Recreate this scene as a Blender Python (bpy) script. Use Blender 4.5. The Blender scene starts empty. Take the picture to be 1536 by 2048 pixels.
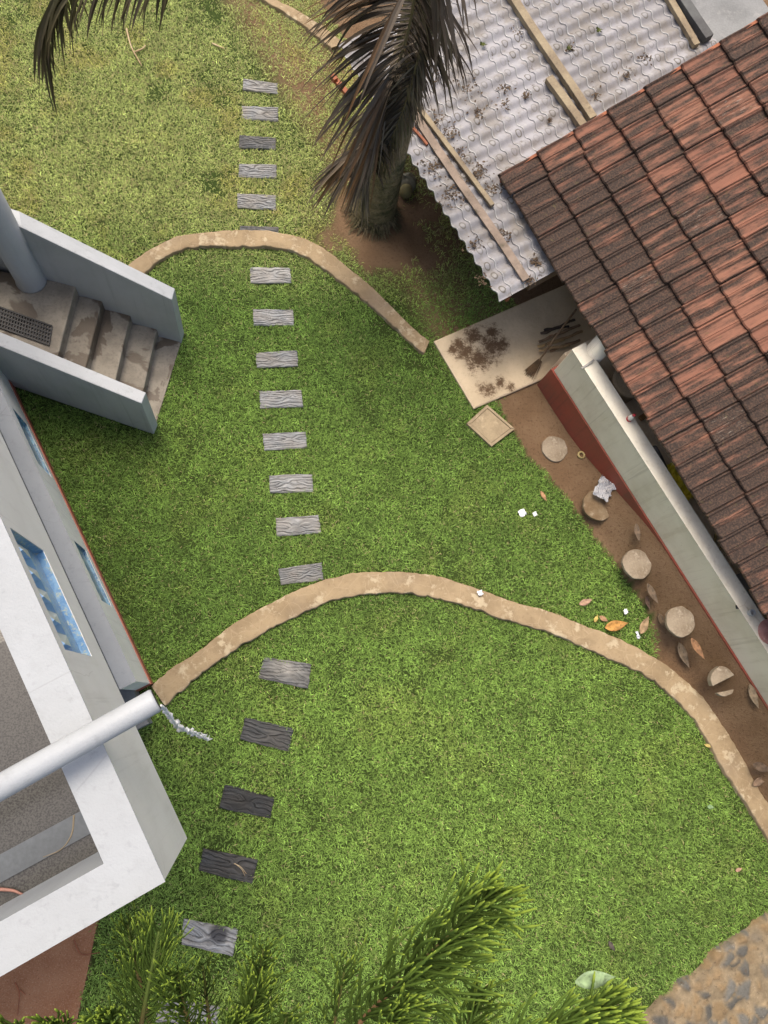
import bpy, math, random
import numpy as np
from mathutils import Matrix, Vector
rng = np.random.default_rng(7)
random.seed(7)
S = bpy.context.scene
C = S.collection
PI = math.pi

# ------------------------------------------------------------------ camera
F, H = 1538.0, 8.0                       # focal length in photo pixels, eye height above the lawn (m)
UP = np.array([245, 376, 1538.0]); UP /= np.linalg.norm(UP)     # world up seen in camera space
YA = np.array([0, 1.0, 0]) - UP * UP[1]; YA /= np.linalg.norm(YA)
XA = np.cross(YA, UP)
R = np.array([XA, YA, UP])
cam = bpy.data.cameras.new('camera')
cam.sensor_fit = 'VERTICAL'; cam.sensor_height = 24.0; cam.lens = 24.0 * F / 2048.0
cam.clip_start = 0.05; cam.clip_end = 1500
co = bpy.data.objects.new('camera', cam); C.objects.link(co)
M4 = Matrix.Identity(4)
for i in range(3):
    for j in range(3): M4[i][j] = R[i][j]
M4[2][3] = H
co.matrix_world = M4
S.camera = co

# ------------------------------------------------------------------ light
SUN_EL, SUN_AZ = math.radians(66), math.radians(-20)   # azimuth from +Y towards +X
W = bpy.data.worlds.new('World'); S.world = W; W.use_nodes = True
wn = W.node_tree.nodes; sky = wn.new('ShaderNodeTexSky'); sky.sky_type = 'NISHITA'; sky.sun_disc = False
sky.sun_elevation = SUN_EL; sky.sun_rotation = SUN_AZ; sky.dust_density = 7.0; sky.air_density = 1.0; sky.ozone_density = 0.3
W.node_tree.links.new(sky.outputs[0], wn['Background'].inputs[0]); wn['Background'].inputs[1].default_value = 0.15
sl = bpy.data.lights.new('sun', 'SUN'); sl.energy = 1.5; sl.angle = math.radians(28.0); sl.color = (1, 0.93, 0.82)
so = bpy.data.objects.new('sun', sl); C.objects.link(so)
sd = Vector((math.sin(SUN_AZ) * math.cos(SUN_EL), math.cos(SUN_AZ) * math.cos(SUN_EL), math.sin(SUN_EL)))
so.rotation_euler = sd.to_track_quat('Z', 'Y').to_euler(); so.location = sd * 30
S.view_settings.view_transform = 'Standard'; S.view_settings.look = 'None'
S.view_settings.exposure = 0.55; S.view_settings.gamma = 1
S.cycles.max_bounces = 6; S.cycles.diffuse_bounces = 4; S.cycles.transmission_bounces = 3

# ------------------------------------------------------------------ geometry helpers
def ray(px, py): return R @ np.array([px - 768, 1024 - py, -F])
def P(px, py, z=0.0):
    """the point at height z that the photo shows at pixel (px, py)"""
    r = ray(px, py); return np.array([0, 0, H]) + r * (z - H) / r[2]
def P2(px, py, z=0.0): return P(px, py, z)[:2]
def proj(v):
    c = (v - np.array([0, 0, H])) @ R
    return 768 + F * c[:, 0] / -c[:, 2], 1024 - F * c[:, 1] / -c[:, 2]
def unit(v):
    v = np.asarray(v, float); return v / (np.linalg.norm(v) + 1e-9)

class Noise:
    """smooth value noise on a lattice"""
    def __init__(s, seed): s.g = np.random.default_rng(seed).random((64, 64))
    def __call__(s, x, y):
        x = np.asarray(x, float); y = np.asarray(y, float)
        xi = np.floor(x).astype(int); yi = np.floor(y).astype(int); fx = x - xi; fy = y - yi
        fx = fx * fx * (3 - 2 * fx); fy = fy * fy * (3 - 2 * fy); g = s.g
        a = g[xi % 64, yi % 64]; b = g[(xi + 1) % 64, yi % 64]; c = g[xi % 64, (yi + 1) % 64]; d = g[(xi + 1) % 64, (yi + 1) % 64]
        return (a * (1 - fx) + b * fx) * (1 - fy) + (c * (1 - fx) + d * fx) * fy
    def fbm(s, x, y, n=4):
        t = 0; a = .5
        for i in range(n): t = t + a * s(x * 2**i + 7.3 * i, y * 2**i + 3.1 * i); a *= .5
        return t / (1 - .5**n)
NZ = Noise(3)

def inside(poly, x, y):
    poly = np.asarray(poly, float); r = np.zeros(x.shape, bool); n = len(poly); j = n - 1
    for i in range(n):
        xi, yi = poly[i]; xj, yj = poly[j]
        if yi != yj:
            r ^= ((yi > y) != (yj > y)) & (x < (xj - xi) * (y - yi) / (yj - yi) + xi)
        j = i
    return r

class MB:
    def __init__(s): s.v = []; s.f = []; s.c = []; s.t = []
    def add(s, vs, fs, col=None, tc=None):
        b = len(s.v); s.v += [tuple(map(float, p)) for p in vs]; s.f += [tuple(b + i for i in f) for f in fs]
        if col is not None: s.c += (list(col) if len(np.shape(col)) == 2 else [tuple(col)] * len(vs))
        if tc is not None: s.t += [tuple(map(float, p)) for p in tc]
        return s
    def prism(s, poly, z0, z1, col=None):
        """poly: list of xy; z0, z1: numbers or one per corner"""
        n = len(poly)
        a = sum(poly[i][0] * poly[(i + 1) % n][1] - poly[(i + 1) % n][0] * poly[i][1] for i in range(n))
        Z0 = [z0] * n if np.isscalar(z0) else list(z0); Z1 = [z1] * n if np.isscalar(z1) else list(z1)
        idx = range(n) if a > 0 else range(n - 1, -1, -1)
        p = [poly[i] for i in idx]; Z0 = [Z0[i] for i in idx]; Z1 = [Z1[i] for i in idx]
        vs = [(p[i][0], p[i][1], Z0[i]) for i in range(n)] + [(p[i][0], p[i][1], Z1[i]) for i in range(n)]
        fs = [tuple(range(n - 1, -1, -1)), tuple(range(n, 2 * n))] + [(i, (i + 1) % n, n + (i + 1) % n, n + i) for i in range(n)]
        return s.add(vs, fs, col)
    def beam(s, a, b, w, h, col=None):
        """a rectangular bar from a to b (centre line), w wide, h deep"""
        a = np.array(a, float); b = np.array(b, float); d = unit(b - a)
        u = unit(np.cross(d, [0, 0, 1])) if abs(d[2]) < .95 else np.array([1., 0, 0]); n = np.cross(u, d)
        vs = [p + u * w / 2 * i + n * h / 2 * j for p in (a, b) for i, j in ((-1, -1), (1, -1), (1, 1), (-1, 1))]
        return s.add(vs, [(0, 1, 2, 3), (7, 6, 5, 4), (0, 4, 5, 1), (1, 5, 6, 2), (2, 6, 7, 3), (3, 7, 4, 0)], col)
    def tube(s, path, rad, n=8, cols=None, cap=True):
        path = np.array(path, float); m = len(path); rad = [rad] * m if np.isscalar(rad) else rad
        T = np.gradient(path, axis=0); vs = []; ref = np.array([.3, .2, .93])
        if abs(np.dot(unit(T[0]), unit(ref))) > .9: ref = np.array([1., 0, 0])
        u = unit(np.cross(T[0], ref))
        for i in range(m):
            t = unit(T[i]); u = unit(u - t * np.dot(u, t)); w = np.cross(t, u)
            for k in range(n):
                a = 2 * PI * k / n; vs.append(path[i] + (u * math.cos(a) + w * math.sin(a)) * rad[i])
        fs = [(i * n + k, i * n + (k + 1) % n, (i + 1) * n + (k + 1) % n, (i + 1) * n + k) for i in range(m - 1) for k in range(n)]
        if cap: fs += [tuple(range(n - 1, -1, -1)), tuple(range((m - 1) * n, m * n))]
        col = None if cols is None else [tuple(cols[i]) for i in range(m) for k in range(n)]
        return s.add(vs, fs, col)
    def lathe(s, c, prof, n=24, col=None):
        """prof: list of (r, z) above the centre c"""
        vs = [(c[0] + r * math.cos(2 * PI * k / n), c[1] + r * math.sin(2 * PI * k / n), c[2] + z) for r, z in prof for k in range(n)]
        fs = [(i * n + k, i * n + (k + 1) % n, (i + 1) * n + (k + 1) % n, (i + 1) * n + k) for i in range(len(prof) - 1) for k in range(n)]
        fs += [tuple(range(n - 1, -1, -1)), tuple(range((len(prof) - 1) * n, len(prof) * n))]
        return s.add(vs, fs, col)
    def build(s, name, mat, parent=None, smooth=False, bevel=0.0):
        v = np.array(s.v); org = np.zeros(3)
        if parent is None: org = np.array([(v[:, 0].min() + v[:, 0].max()) / 2, (v[:, 1].min() + v[:, 1].max()) / 2, v[:, 2].min()])
        me = bpy.data.meshes.new(name); me.from_pydata((v - org).tolist(), [], s.f)
        if s.c:
            at = me.attributes.new('Col', 'FLOAT_COLOR', 'POINT')
            at.data.foreach_set('color', np.array([tuple(c[:3]) + (1,) for c in s.c], np.float32).ravel())
        if s.t:
            at = me.attributes.new('tc', 'FLOAT_VECTOR', 'POINT'); at.data.foreach_set('vector', np.array(s.t, np.float32).ravel())
        me.materials.append(mat)
        if smooth: me.shade_smooth()
        o = bpy.data.objects.new(name, me); C.objects.link(o)
        if parent is None: o.location = org
        else:
            o.parent = parent
            if parent.type == 'EMPTY': o.matrix_parent_inverse = Matrix.Translation(-parent.location)
        if bevel:
            b = o.modifiers.new('bevel', 'BEVEL'); b.width = bevel; b.segments = 2; b.limit_method = 'ANGLE'
        return o

def tag(o, label=None, cat=None, group=None, kind=None):
    if label: o['label'] = label
    if cat: o['category'] = cat
    if group: o['group'] = group
    if kind: o['kind'] = kind
    return o
def empty(name, loc, label, cat, group=None):
    o = bpy.data.objects.new(name, None); o.empty_display_size = .1; C.objects.link(o); o.location = [float(q) for q in loc]
    return tag(o, label, cat, group)

# ------------------------------------------------------------------ material helpers
class NT:
    def __init__(s, name):
        s.m = bpy.data.materials.new(name); s.m.use_nodes = True; s.t = s.m.node_tree; s.b = s.t.nodes['Principled BSDF']; s.out = s.t.nodes['Material Output']
    def n(s, ty, **kw):
        o = s.t.nodes.new('ShaderNode' + ty)
        for k, v in kw.items():
            if k.startswith('_'): setattr(o, k[1:], v)
        return o
    def set(s, sock, v):
        if isinstance(v, bpy.types.NodeSocket): s.t.links.new(v, sock)
        else: sock.default_value = v
    def coord(s, kind='Object', scale=(1, 1, 1)):
        if kind == 'tc':
            a = s.t.nodes.new('ShaderNodeAttribute'); a.attribute_name = 'tc'; v = a.outputs['Vector']
        else: v = s.t.nodes.new('ShaderNodeTexCoord').outputs[kind]
        mp = s.t.nodes.new('ShaderNodeMapping'); s.set(mp.inputs[0], v); mp.inputs['Scale'].default_value = scale
        return mp.outputs[0]
    def noise(s, vec, scale, detail=5, rough=.6, dist=0.0):
        o = s.t.nodes.new('ShaderNodeTexNoise'); s.set(o.inputs['Vector'], vec); o.inputs['Scale'].default_value = scale
        o.inputs['Detail'].default_value = detail; o.inputs['Roughness'].default_value = rough; o.inputs['Distortion'].default_value = dist
        return o.outputs['Fac']
    def ramp(s, f, a, b, c0=(0, 0, 0, 1), c1=(1, 1, 1, 1)):
        o = s.t.nodes.new('ShaderNodeMapRange'); o.interpolation_type = 'SMOOTHSTEP'
        s.set(o.inputs[0], f); o.inputs[1].default_value = a; o.inputs[2].default_value = b
        return o.outputs[0]
    def mix(s, f, a, b, mode='MIX'):
        o = s.t.nodes.new('ShaderNodeMix'); o.data_type = 'RGBA'; o.blend_type = mode
        s.set(o.inputs[0], f)
        for k, v in ((6, a), (7, b)):
            if isinstance(v, tuple): v = tuple(v[:3]) + (1,)
            s.set(o.inputs[k], v)
        return o.outputs[2]
    def math(s, op, a, b=0.0, c=None):
        o = s.t.nodes.new('ShaderNodeMath'); o.operation = op; s.set(o.inputs[0], a); s.set(o.inputs[1], b)
        if c is not None: s.set(o.inputs[2], c)
        return o.outputs[0]
    def attr(s, name='Col', out='Color'):
        a = s.t.nodes.new('ShaderNodeAttribute'); a.attribute_name = name; return a.outputs[out]
    def sep(s, v):
        o = s.t.nodes.new('ShaderNodeSeparateXYZ'); s.set(o.inputs[0], v); return o.outputs
    def rnd(s): return s.t.nodes.new('ShaderNodeObjectInfo').outputs['Random']
    def bump(s, h, dist=.01, strength=.6):
        o = s.t.nodes.new('ShaderNodeBump'); o.inputs['Strength'].default_value = strength; o.inputs['Distance'].default_value = dist
        s.set(o.inputs['Height'], h); s.set(s.b.inputs['Normal'], o.outputs[0])
    def done(s, col, rough=.8, spec=.3):
        s.set(s.b.inputs['Base Color'], tuple(col[:3]) + (1,) if isinstance(col, tuple) else col)
        s.set(s.b.inputs['Roughness'], rough); s.b.inputs['Specular IOR Level'].default_value = spec
        return s.m

def mottled(name, cols, scale=4, rough=.85, bump=.006, fine=60, spec=.3, kind='Object', stretch=(1, 1, 1)):
    """two or three colours broken up by noise, with a fine grain and bump"""
    t = NT(name); v = t.coord(kind, stretch); f = t.noise(v, scale, 6); g = t.noise(v, fine, 3)
    c = t.mix(t.ramp(f, .35, .65), cols[0], cols[1])
    if len(cols) > 2: c = t.mix(t.ramp(t.noise(v, scale * 2.3, 6), .55, .72), c, cols[2])
    c = t.mix(.25, c, t.mix(g, (.0, .0, .0), (1, 1, 1)), 'OVERLAY')
    t.bump(t.math('ADD', t.math('MULTIPLY', f, .6), t.math('MULTIPLY', g, .4)), bump, .7)
    return t.done(c, rough, spec)

def painted(name, base, dirt, amount=.35, rough=.55):
    """weathered wall paint: faint clouds, streaks and specks of grime"""
    t = NT(name); v = t.coord(); f = t.noise(v, 1.6, 6); st = t.noise(t.coord('Object', (7, 7, .8)), 2.0, 5)
    sp = t.noise(v, 28, 4, .7); d = t.math('MULTIPLY', t.ramp(f, .38, .75), amount)
    d = t.math('ADD', d, t.math('MULTIPLY', t.ramp(st, .5, .75), amount * .6))
    c = t.mix(d, base, dirt); c = t.mix(t.math('MULTIPLY', t.ramp(sp, .63, .74), amount * .9), c, dirt)
    vo = t.n('TexVoronoi', _feature='DISTANCE_TO_EDGE'); t.set(vo.inputs['Vector'], t.mix(.09, v, t.n('TexNoise').outputs['Color'])); vo.inputs['Scale'].default_value = 1.3
    hair = t.math('MULTIPLY', t.math('SUBTRACT', 1, t.ramp(vo.outputs[0], .0, .006)), t.ramp(t.noise(v, 1.1, 2), .5, .6)); c = t.mix(t.math('MULTIPLY', hair, .5), c, dirt)
    run = t.math('MULTIPLY', t.ramp(t.noise(t.coord('Object', (16, 16, .5)), 1.2, 5, .65), .56, .72), amount * .7); c = t.mix(run, c, tuple(q * .7 for q in dirt))
    t.bump(t.math('ADD', t.noise(v, 90, 3), t.math('MULTIPLY', t.noise(v, 7, 3), 2.0)), .003, .5)
    return t.done(c, rough, .3)

MAT = {}
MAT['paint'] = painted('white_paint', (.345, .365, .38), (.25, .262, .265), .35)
MAT['paint_cream_lit'] = painted('cream_paint_lit', (.84, .83, .80), (.62, .60, .56), .4)  # cream paint, with side light on the outer faces put into its colour
MAT['paint_pipe'] = painted('pipe_paint', (.38, .40, .415), (.28, .29, .29), .3, .4)
MAT['wall_right'] = painted('veranda_paint', (.80, .74, .62), (.46, .39, .27), .45, .6)
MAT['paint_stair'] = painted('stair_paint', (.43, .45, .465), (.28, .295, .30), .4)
MAT['top_tone_right'] = painted('cream_top_tone', (.66, .625, .53), (.46, .40, .30), .45, .6)  # wall top toned apart from its face to even out the light
MAT['red_paint'] = painted('red_plinth_paint', (.30, .075, .05), (.16, .075, .05), .6, .6)
MAT['plinth_left'] = painted('brick_red_paint', (.36, .11, .07), (.2, .1, .07), .5, .6)
MAT['kerb'] = mottled('sandy_kerb', [(.36, .235, .13), (.30, .195, .105), (.52, .40, .26)], 5, .9, .012, 45)
MAT['slab'] = mottled('sandy_slab', [(.56, .43, .25), (.50, .39, .23), (.62, .50, .32)], 3, .9, .006, 55)
MAT['cover'] = mottled('cover_concrete', [(.36, .285, .18), (.28, .22, .14), (.43, .345, .225)], 4, .9, .008, 50)
MAT['disc'] = mottled('disc_concrete', [(.29, .24, .175), (.21, .165, .115), (.35, .30, .23)], 6, .9, .008, 60)
MAT['timber'] = mottled('weathered_timber', [(.31, .255, .165), (.21, .165, .11), (.12, .095, .065)], 4, .85, .01, 45)
MAT['timber_grey'] = mottled('grey_light_stop', [(.30, .235, .185), (.20, .155, .12), (.12, .1, .07)], 4, .85, .006, 30)
MAT['red_timber'] = mottled('red_timber', [(.33, .12, .06), (.24, .09, .05)], 5, .8, .004, 40)
MAT['bark_palm'] = None
MAT['twig'] = mottled('dry_twig', [(.5, .4, .25), (.36, .26, .14)], 6, .8, .003, 60)
MAT['dark_plastic'] = mottled('dark_plastic', [(.02, .02, .022), (.035, .035, .037)], 8, .5, .002, 60)
MAT['brown_wall'] = mottled('brown_plaster', [(.22, .15, .1), (.15, .1, .07)], 4, .9, .008, 40)
MAT['grey_concrete'] = mottled('grey_concrete', [(.22, .225, .225), (.165, .17, .17), (.26, .26, .255)], 2, .85, .006, 40)
MAT['metal'] = mottled('dull_metal', [(.3, .29, .27), (.2, .19, .18)], 8, .45, .002, 50)

def colour(name, c, rough=.6, spec=.4, var=.3):
    d = tuple(q * (1 - var) for q in c); return mottled(name, [c, d], 9, rough, .002, 70, spec)

# ------------------------------------------------------------------ frames of the two houses
HN = np.array([.899, .4375]); HD = np.array([-.4375, .899])          # left house: outward normal and run of its long wall
def hs(s, o): return HD * s + HN * o
AZR = math.radians(-61.6)
RE = np.array([math.cos(AZR), math.sin(AZR)]); RN = np.array([-RE[1], RE[0]])   # right house: run of its veranda wall, inward normal
RA = np.array([3.206, 3.44])
def rs(s, o): return RA + RE * s + RN * o

# ------------------------------------------------------------------ ground outlines (photo pixel -> ground)
def pts(L, z=0.0): return np.array([P2(x, y, z) for x, y in L])
STONES = [  # corners, tone, label
 ([(486.7, 157), (555, 163), (555, 186), (486, 180)], .30, 'grey-brown wood-grain slab at the top end of the row on the far lawn'),
 ([(484, 210), (556, 215), (556, 242), (483, 235)], .30, 'pale wood-grain slab second from the top of the far lawn row'),
 ([(479, 270), (552, 273), (552, 298), (478, 295)], .17, 'dark slate-grey wood-grain slab in the middle of the far lawn row'),
 ([(478, 327), (553, 329), (553, 355), (477, 352)], .33, 'tan-grey wood-grain slab fourth down the far lawn row'),
 ([(475, 387), (552, 388), (552, 418), (475, 415)], .31, 'grey slab with dark cracks nearest the arched kerb on the far lawn'),
 ([(480, 452), (557, 453), (557, 470), (479, 470)], .2, 'grey slab showing only a sliver behind the arched upper kerb'),
 ([(500.4, 533), (579.5, 533), (583, 565), (501.5, 566)], .36, 'pale grey wood-grain slab just inside the arched upper kerb'),
 ([(505.7, 617.6), (586.6, 619), (588, 650), (507.5, 650)], .37, 'pale straight wood-grain slab level with the stair end of the white house'),
 ([(511, 703.7), (594.7, 700), (596, 732), (513.4, 734.6)], .3, 'grey ridged wood-grain slab third below the arched upper kerb'),
 ([(518, 781), (603.4, 779), (606, 813.4), (520.5, 815.5)], .35, 'warm grey slab with a light middle beside the lower stair wall end'),
 ([(525, 867), (612, 862), (614.7, 894.6), (528.6, 901)], .36, 'pale pinkish grey slab fifth below the arched upper kerb'),
 ([(538, 950.5), (625, 947.4), (627, 983), (540, 986)], .37, 'light grey slab with wavy grain in the middle of the lawn'),
 ([(551.7, 1036), (637, 1030), (642.5, 1065.4), (553.8, 1072.5)], .33, 'light bluish grey slab second above the lower kerb'),
 ([(556.7, 1137.5), (643, 1125), (647.5, 1159), (562, 1169.6)], .27, 'grey slab with its corner tucked against the lower kerb'),
 ([(527.6, 1314), (623, 1328), (616, 1377.6), (516, 1355.5)], .17, 'dark slab with a dusty pale patch first below the lower kerb'),
 ([(490, 1435), (587.5, 1457), (578, 1504.5), (479.4, 1478)], .1, 'charcoal slab with a ringed knot beside the white trickle'),
 ([(449.5, 1569), (549, 1596), (540.6, 1637), (437.8, 1616)], .065, 'blackest slab of the curve, with bold wavy grain'),
 ([(406.5, 1696.7), (516, 1720), (504, 1769.6), (397, 1742)], .085, 'charcoal slab with a yellow straw lying on it'),
 ([(367, 1838.7), (476.6, 1859), (465.7, 1913.6), (363, 1888)], .36, 'pale slab with a black stain partly behind pine sprays'),
 ([(318, 1995), (440, 2015), (430, 2075), (310, 2055)], .32, 'pale slab almost hidden under pine sprays at the bottom'),
]
KUO = [(225, 560), (255, 530), (300, 497), (350, 472), (420, 462), (480, 459), (540, 460), (586, 470), (622, 480), (657, 501), (692, 531), (738, 567), (780, 609), (815, 644), (859, 682)]
KUI = [(270, 570), (290, 545), (325, 515), (370, 495), (430, 490), (460, 493), (530, 492), (576, 497), (615, 514), (657, 543), (706, 581), (752, 619), (794, 658), (838, 700), (849, 706)]
KLO = [(302, 1372), (340, 1338), (400, 1300), (460, 1251), (543, 1205), (590, 1182), (635, 1163), (710, 1144.6), (801.7, 1142.5), (876.7, 1151), (960, 1178), (1043, 1209), (1094, 1220), (1157, 1246), (1223, 1270), (1279, 1297), (1335, 1330), (1380, 1368), (1415, 1403), (1450, 1455), (1488, 1518), (1506, 1558), (1536, 1605), (1640, 1780)]
KLI = [(330, 1412), (365, 1380), (402, 1347), (464, 1303), (522.5, 1268), (565, 1245), (606, 1226), (668, 1199), (751.7, 1186), (814, 1186), (876.7, 1196.7), (939, 1213), (1001, 1237), (1050, 1250), (1098, 1264), (1157, 1290), (1223, 1319), (1279, 1344), (1314, 1365), (1349, 1396), (1384, 1431), (1412, 1473), (1433, 1515), (1460, 1558), (1509, 1634), (1640, 1850)]
KFO = [(440, -70), (510, -30), (555, 0), (600, 22), (645, 50), (690, 86)]
KFI = [(420, -50), (490, -22), (528, 0), (560, 18), (610, 52), (662, 95)]
DIRT = [(990, 800), (1028, 862), (1040, 885), (1060, 915), (1105, 965), (1150, 1020), (1195, 1080), (1240, 1140), (1275, 1190), (1300, 1230), (1305, 1300), (1320, 1348), (1398, 1420), (1468, 1532), (1518, 1618), (1900, 1800), (1900, 900), (1150, 560), (1075, 750)]
SLAB = [(868, 682), (1000, 625), (1170, 552), (1245, 690), (1075, 755), (948, 817)]
COVER = [(934, 846), (974.5, 809), (1030, 857), (984, 892)]
REDP = [(206, 1815), (192, 1860), (172, 1960), (150, 2060), (120, 2200), (-500, 2300), (-500, 1700), (100, 1780)]
RUB = [(1240, 2095), (1300, 2020), (1370, 1960), (1440, 1895), (1500, 1855), (1560, 1820), (1800, 1750), (1900, 2300), (1250, 2300)]
polyS = [pts(q, .03) for q, _, _ in STONES]
def along(L, n):
    a = pts(L, .06) if not isinstance(L, np.ndarray) else L
    d = np.r_[0, np.cumsum(np.linalg.norm(np.diff(a, axis=0), axis=1))]; t = np.linspace(0, d[-1], n)
    # smooth a little so that the kerb bends instead of kinking
    out = np.c_[np.interp(t, d, a[:, 0]), np.interp(t, d, a[:, 1])]
    for _ in range(3): out[1:-1] = .25 * out[:-2] + .5 * out[1:-1] + .25 * out[2:]
    return out
KERBS = [(along(KUO, 150), along(KUI, 150)), (along(KLO, 260), along(KLI, 260)), (along(KFO, 60), along(KFI, 60))]
polyK = [np.r_[a, b[::-1]] for a, b in KERBS]
pDIRT, pSLAB, pCOVER, pRED, pRUB = pts(DIRT), pts(SLAB, .04), pts(COVER, .05), pts(REDP), pts(RUB, .05)
HOUSE = np.array([hs(.62, -.9), hs(.62, -5), hs(9, -5), hs(9, -.9)])

def bank(x, y):
    """soil heaped against the far part of the right veranda wall"""
    s = (x - RA[0]) * RE[0] + (y - RA[1]) * RE[1]; o = (x - RA[0]) * RN[0] + (y - RA[1]) * RN[1]
    a = np.clip((s - .5) / 1.9, 0, 1); a = a * a * (3 - 2 * a); b = np.clip((o + .42) / .42, 0, 1); b = b * b * (3 - 2 * b)
    return .43 * a * b
def soilz(x, y): return bank(x, y) + .012 * (NZ.fbm(x * 3, y * 3) - .5)

# ------------------------------------------------------------------ ground
def axis(a, b, st): return np.r_[[-400, -120, -40, -14], np.arange(a, b, st), [14, 40, 120, 400]]
gx, gy = axis(-5, 9, .05), axis(-5, 12, .05)
GX, GY = np.meshgrid(gx, gy, indexing='ij'); nx, ny = GX.shape
gz = soilz(GX, GY)
lawnmask = np.ones(GX.shape, bool)
for p in (pDIRT, pRED): lawnmask &= ~inside(p, GX, GY)
lm = lawnmask.astype(float)
PALM = P(745, 430)
bare_w = np.clip(1.25 - np.hypot((GX - PALM[0] - .2) / 1.0, (GY - PALM[1] + .1) / .9), 0, 1)
SO = (GX - RA[0]) * RN[0] + (GY - RA[1]) * RN[1]; SS = (GX - RA[0]) * RE[0] + (GY - RA[1]) * RE[1]
lm *= 1 - np.clip((SO + .95) / .3, 0, 1) * (SS < -.6)
lm *= 1 - np.clip(bare_w * 4 * NZ.fbm(GX * 4, GY * 4) - .4, 0, 1)
me = bpy.data.meshes.new('ground')
vv = np.c_[GX.ravel(), GY.ravel(), gz.ravel()]
ii = np.arange(nx * ny).reshape(nx, ny)
ff = np.c_[ii[:-1, :-1].ravel(), ii[1:, :-1].ravel(), ii[1:, 1:].ravel(), ii[:-1, 1:].ravel()]
me.from_pydata(vv.tolist(), [], ff.tolist()); me.shade_smooth()
at = me.attributes.new('Col', 'FLOAT_COLOR', 'POINT'); cc = np.ones((nx * ny, 4), np.float32); cc[:, 0] = lm.ravel(); at.data.foreach_set('color', cc.ravel())
t = NT('soil'); v = t.coord(); f = t.noise(v, 2.2, 7); g = t.noise(v, 35, 5, .7); k = t.noise(v, 140, 3, .7)
c = t.mix(t.ramp(f, .3, .7), (.155, .096, .054), (.21, .138, .082)); c = t.mix(t.ramp(g, .5, .75), c, (.085, .05, .028)); c = t.mix(t.ramp(k, .6, .75), c, (.33, .235, .145))
lw = t.sep(t.attr())[0]; c = t.mix(lw, c, t.mix(f, (.035, .058, .014), (.055, .08, .02)))
t.bump(t.math('ADD', g, t.math('MULTIPLY', k, .5)), .02, .8); me.materials.append(t.done(c, .95, .1))
go = bpy.data.objects.new('ground', me); C.objects.link(go); tag(go, kind='structure')

# ------------------------------------------------------------------ kerbs
def kerb(a, b, label, z=.055, seed=0):
    n = len(a); US = [0, .015, .05, .16, .35, .5, .65, .84, .95, .985, 1]; nr = len(US); mb = MB(); rows = []
    for i in range(n):
        w = b[i] - a[i]; j1 = (NZ.fbm(i * .7 + seed, 1.5) - .5) * .12; j2 = (NZ.fbm(i * .8 + seed, 9.5) - .5) * .22
        row = [(*(a[i] + w * (j1 - .02)), -.05)]
        for k in range(nr):
            u = j1 + (1 + j2 - j1) * US[k]; edge = min(k, nr - 1 - k)
            p = a[i] + w * u
            zz = z - (.012 if edge == 0 else .003 if edge == 1 else 0) + (NZ.fbm(p[0] * 9, p[1] * 9) - .5) * .030
            row.append((*p, zz))
        row.append((*(a[i] + w * (1 + j2 + .04)), -.05)); rows.append(row)
    m = nr + 2; vs = [p for r in rows for p in r]
    fs = [(i * m + k, i * m + k + 1, (i + 1) * m + k + 1, (i + 1) * m + k) for i in range(n - 1) for k in range(m - 1)]
    fs += [tuple(range(m)), tuple(range((n - 1) * m + m - 1, (n - 1) * m - 1, -1))]
    mb.add(vs, fs); return tag(mb.build('garden_kerb', MAT['kerb'], smooth=True), label, 'kerb', 'curved sandy kerbs across the lawn')
t = NT('sandy_kerb_stone'); v = t.coord(); f = t.noise(v, 3.2, 6); vo = t.n('TexVoronoi', _feature='DISTANCE_TO_EDGE'); t.set(vo.inputs['Vector'], t.mix(.12, v, t.n('TexNoise').outputs['Color'])); vo.inputs['Scale'].default_value = 5.5
c = t.mix(t.ramp(f, .35, .65), (.335, .255, .155), (.245, .182, .108)); lp = t.noise(v, 6.5, 8, .7); c = t.mix(t.math('MULTIPLY', t.ramp(lp, .53, .62), .8), c, (.46, .385, .26))
c = t.mix(t.math('MULTIPLY', t.ramp(t.noise(v, 30, 6, .75), .54, .72), .6), c, (.19, .125, .075)); c = t.mix(t.math('MULTIPLY', t.math('SUBTRACT', 1, t.ramp(vo.outputs[0], .0, .02)), .15), c, (.62, .5, .35))
c = t.mix(t.math('MULTIPLY', t.ramp(t.noise(v, 1.3, 4), .55, .7), .35), c, (.24, .19, .14))
t.bump(t.math('ADD', t.math('MULTIPLY', t.noise(v, 30, 5, .7), .7), t.math('MULTIPLY', vo.outputs[0], .6)), .012, .7); MAT['kerb'] = t.done(c, .92, .15)
kerb(*KERBS[0], 'sandy curved kerb arching between the stair and the concrete slab', seed=0)
kerb(*KERBS[1], 'long sandy kerb curving across the lawn from the white house to the right edge', seed=20)
kerb(*KERBS[2], 'short straight sandy kerb at the top edge running behind the palm fronds', seed=40)

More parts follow.
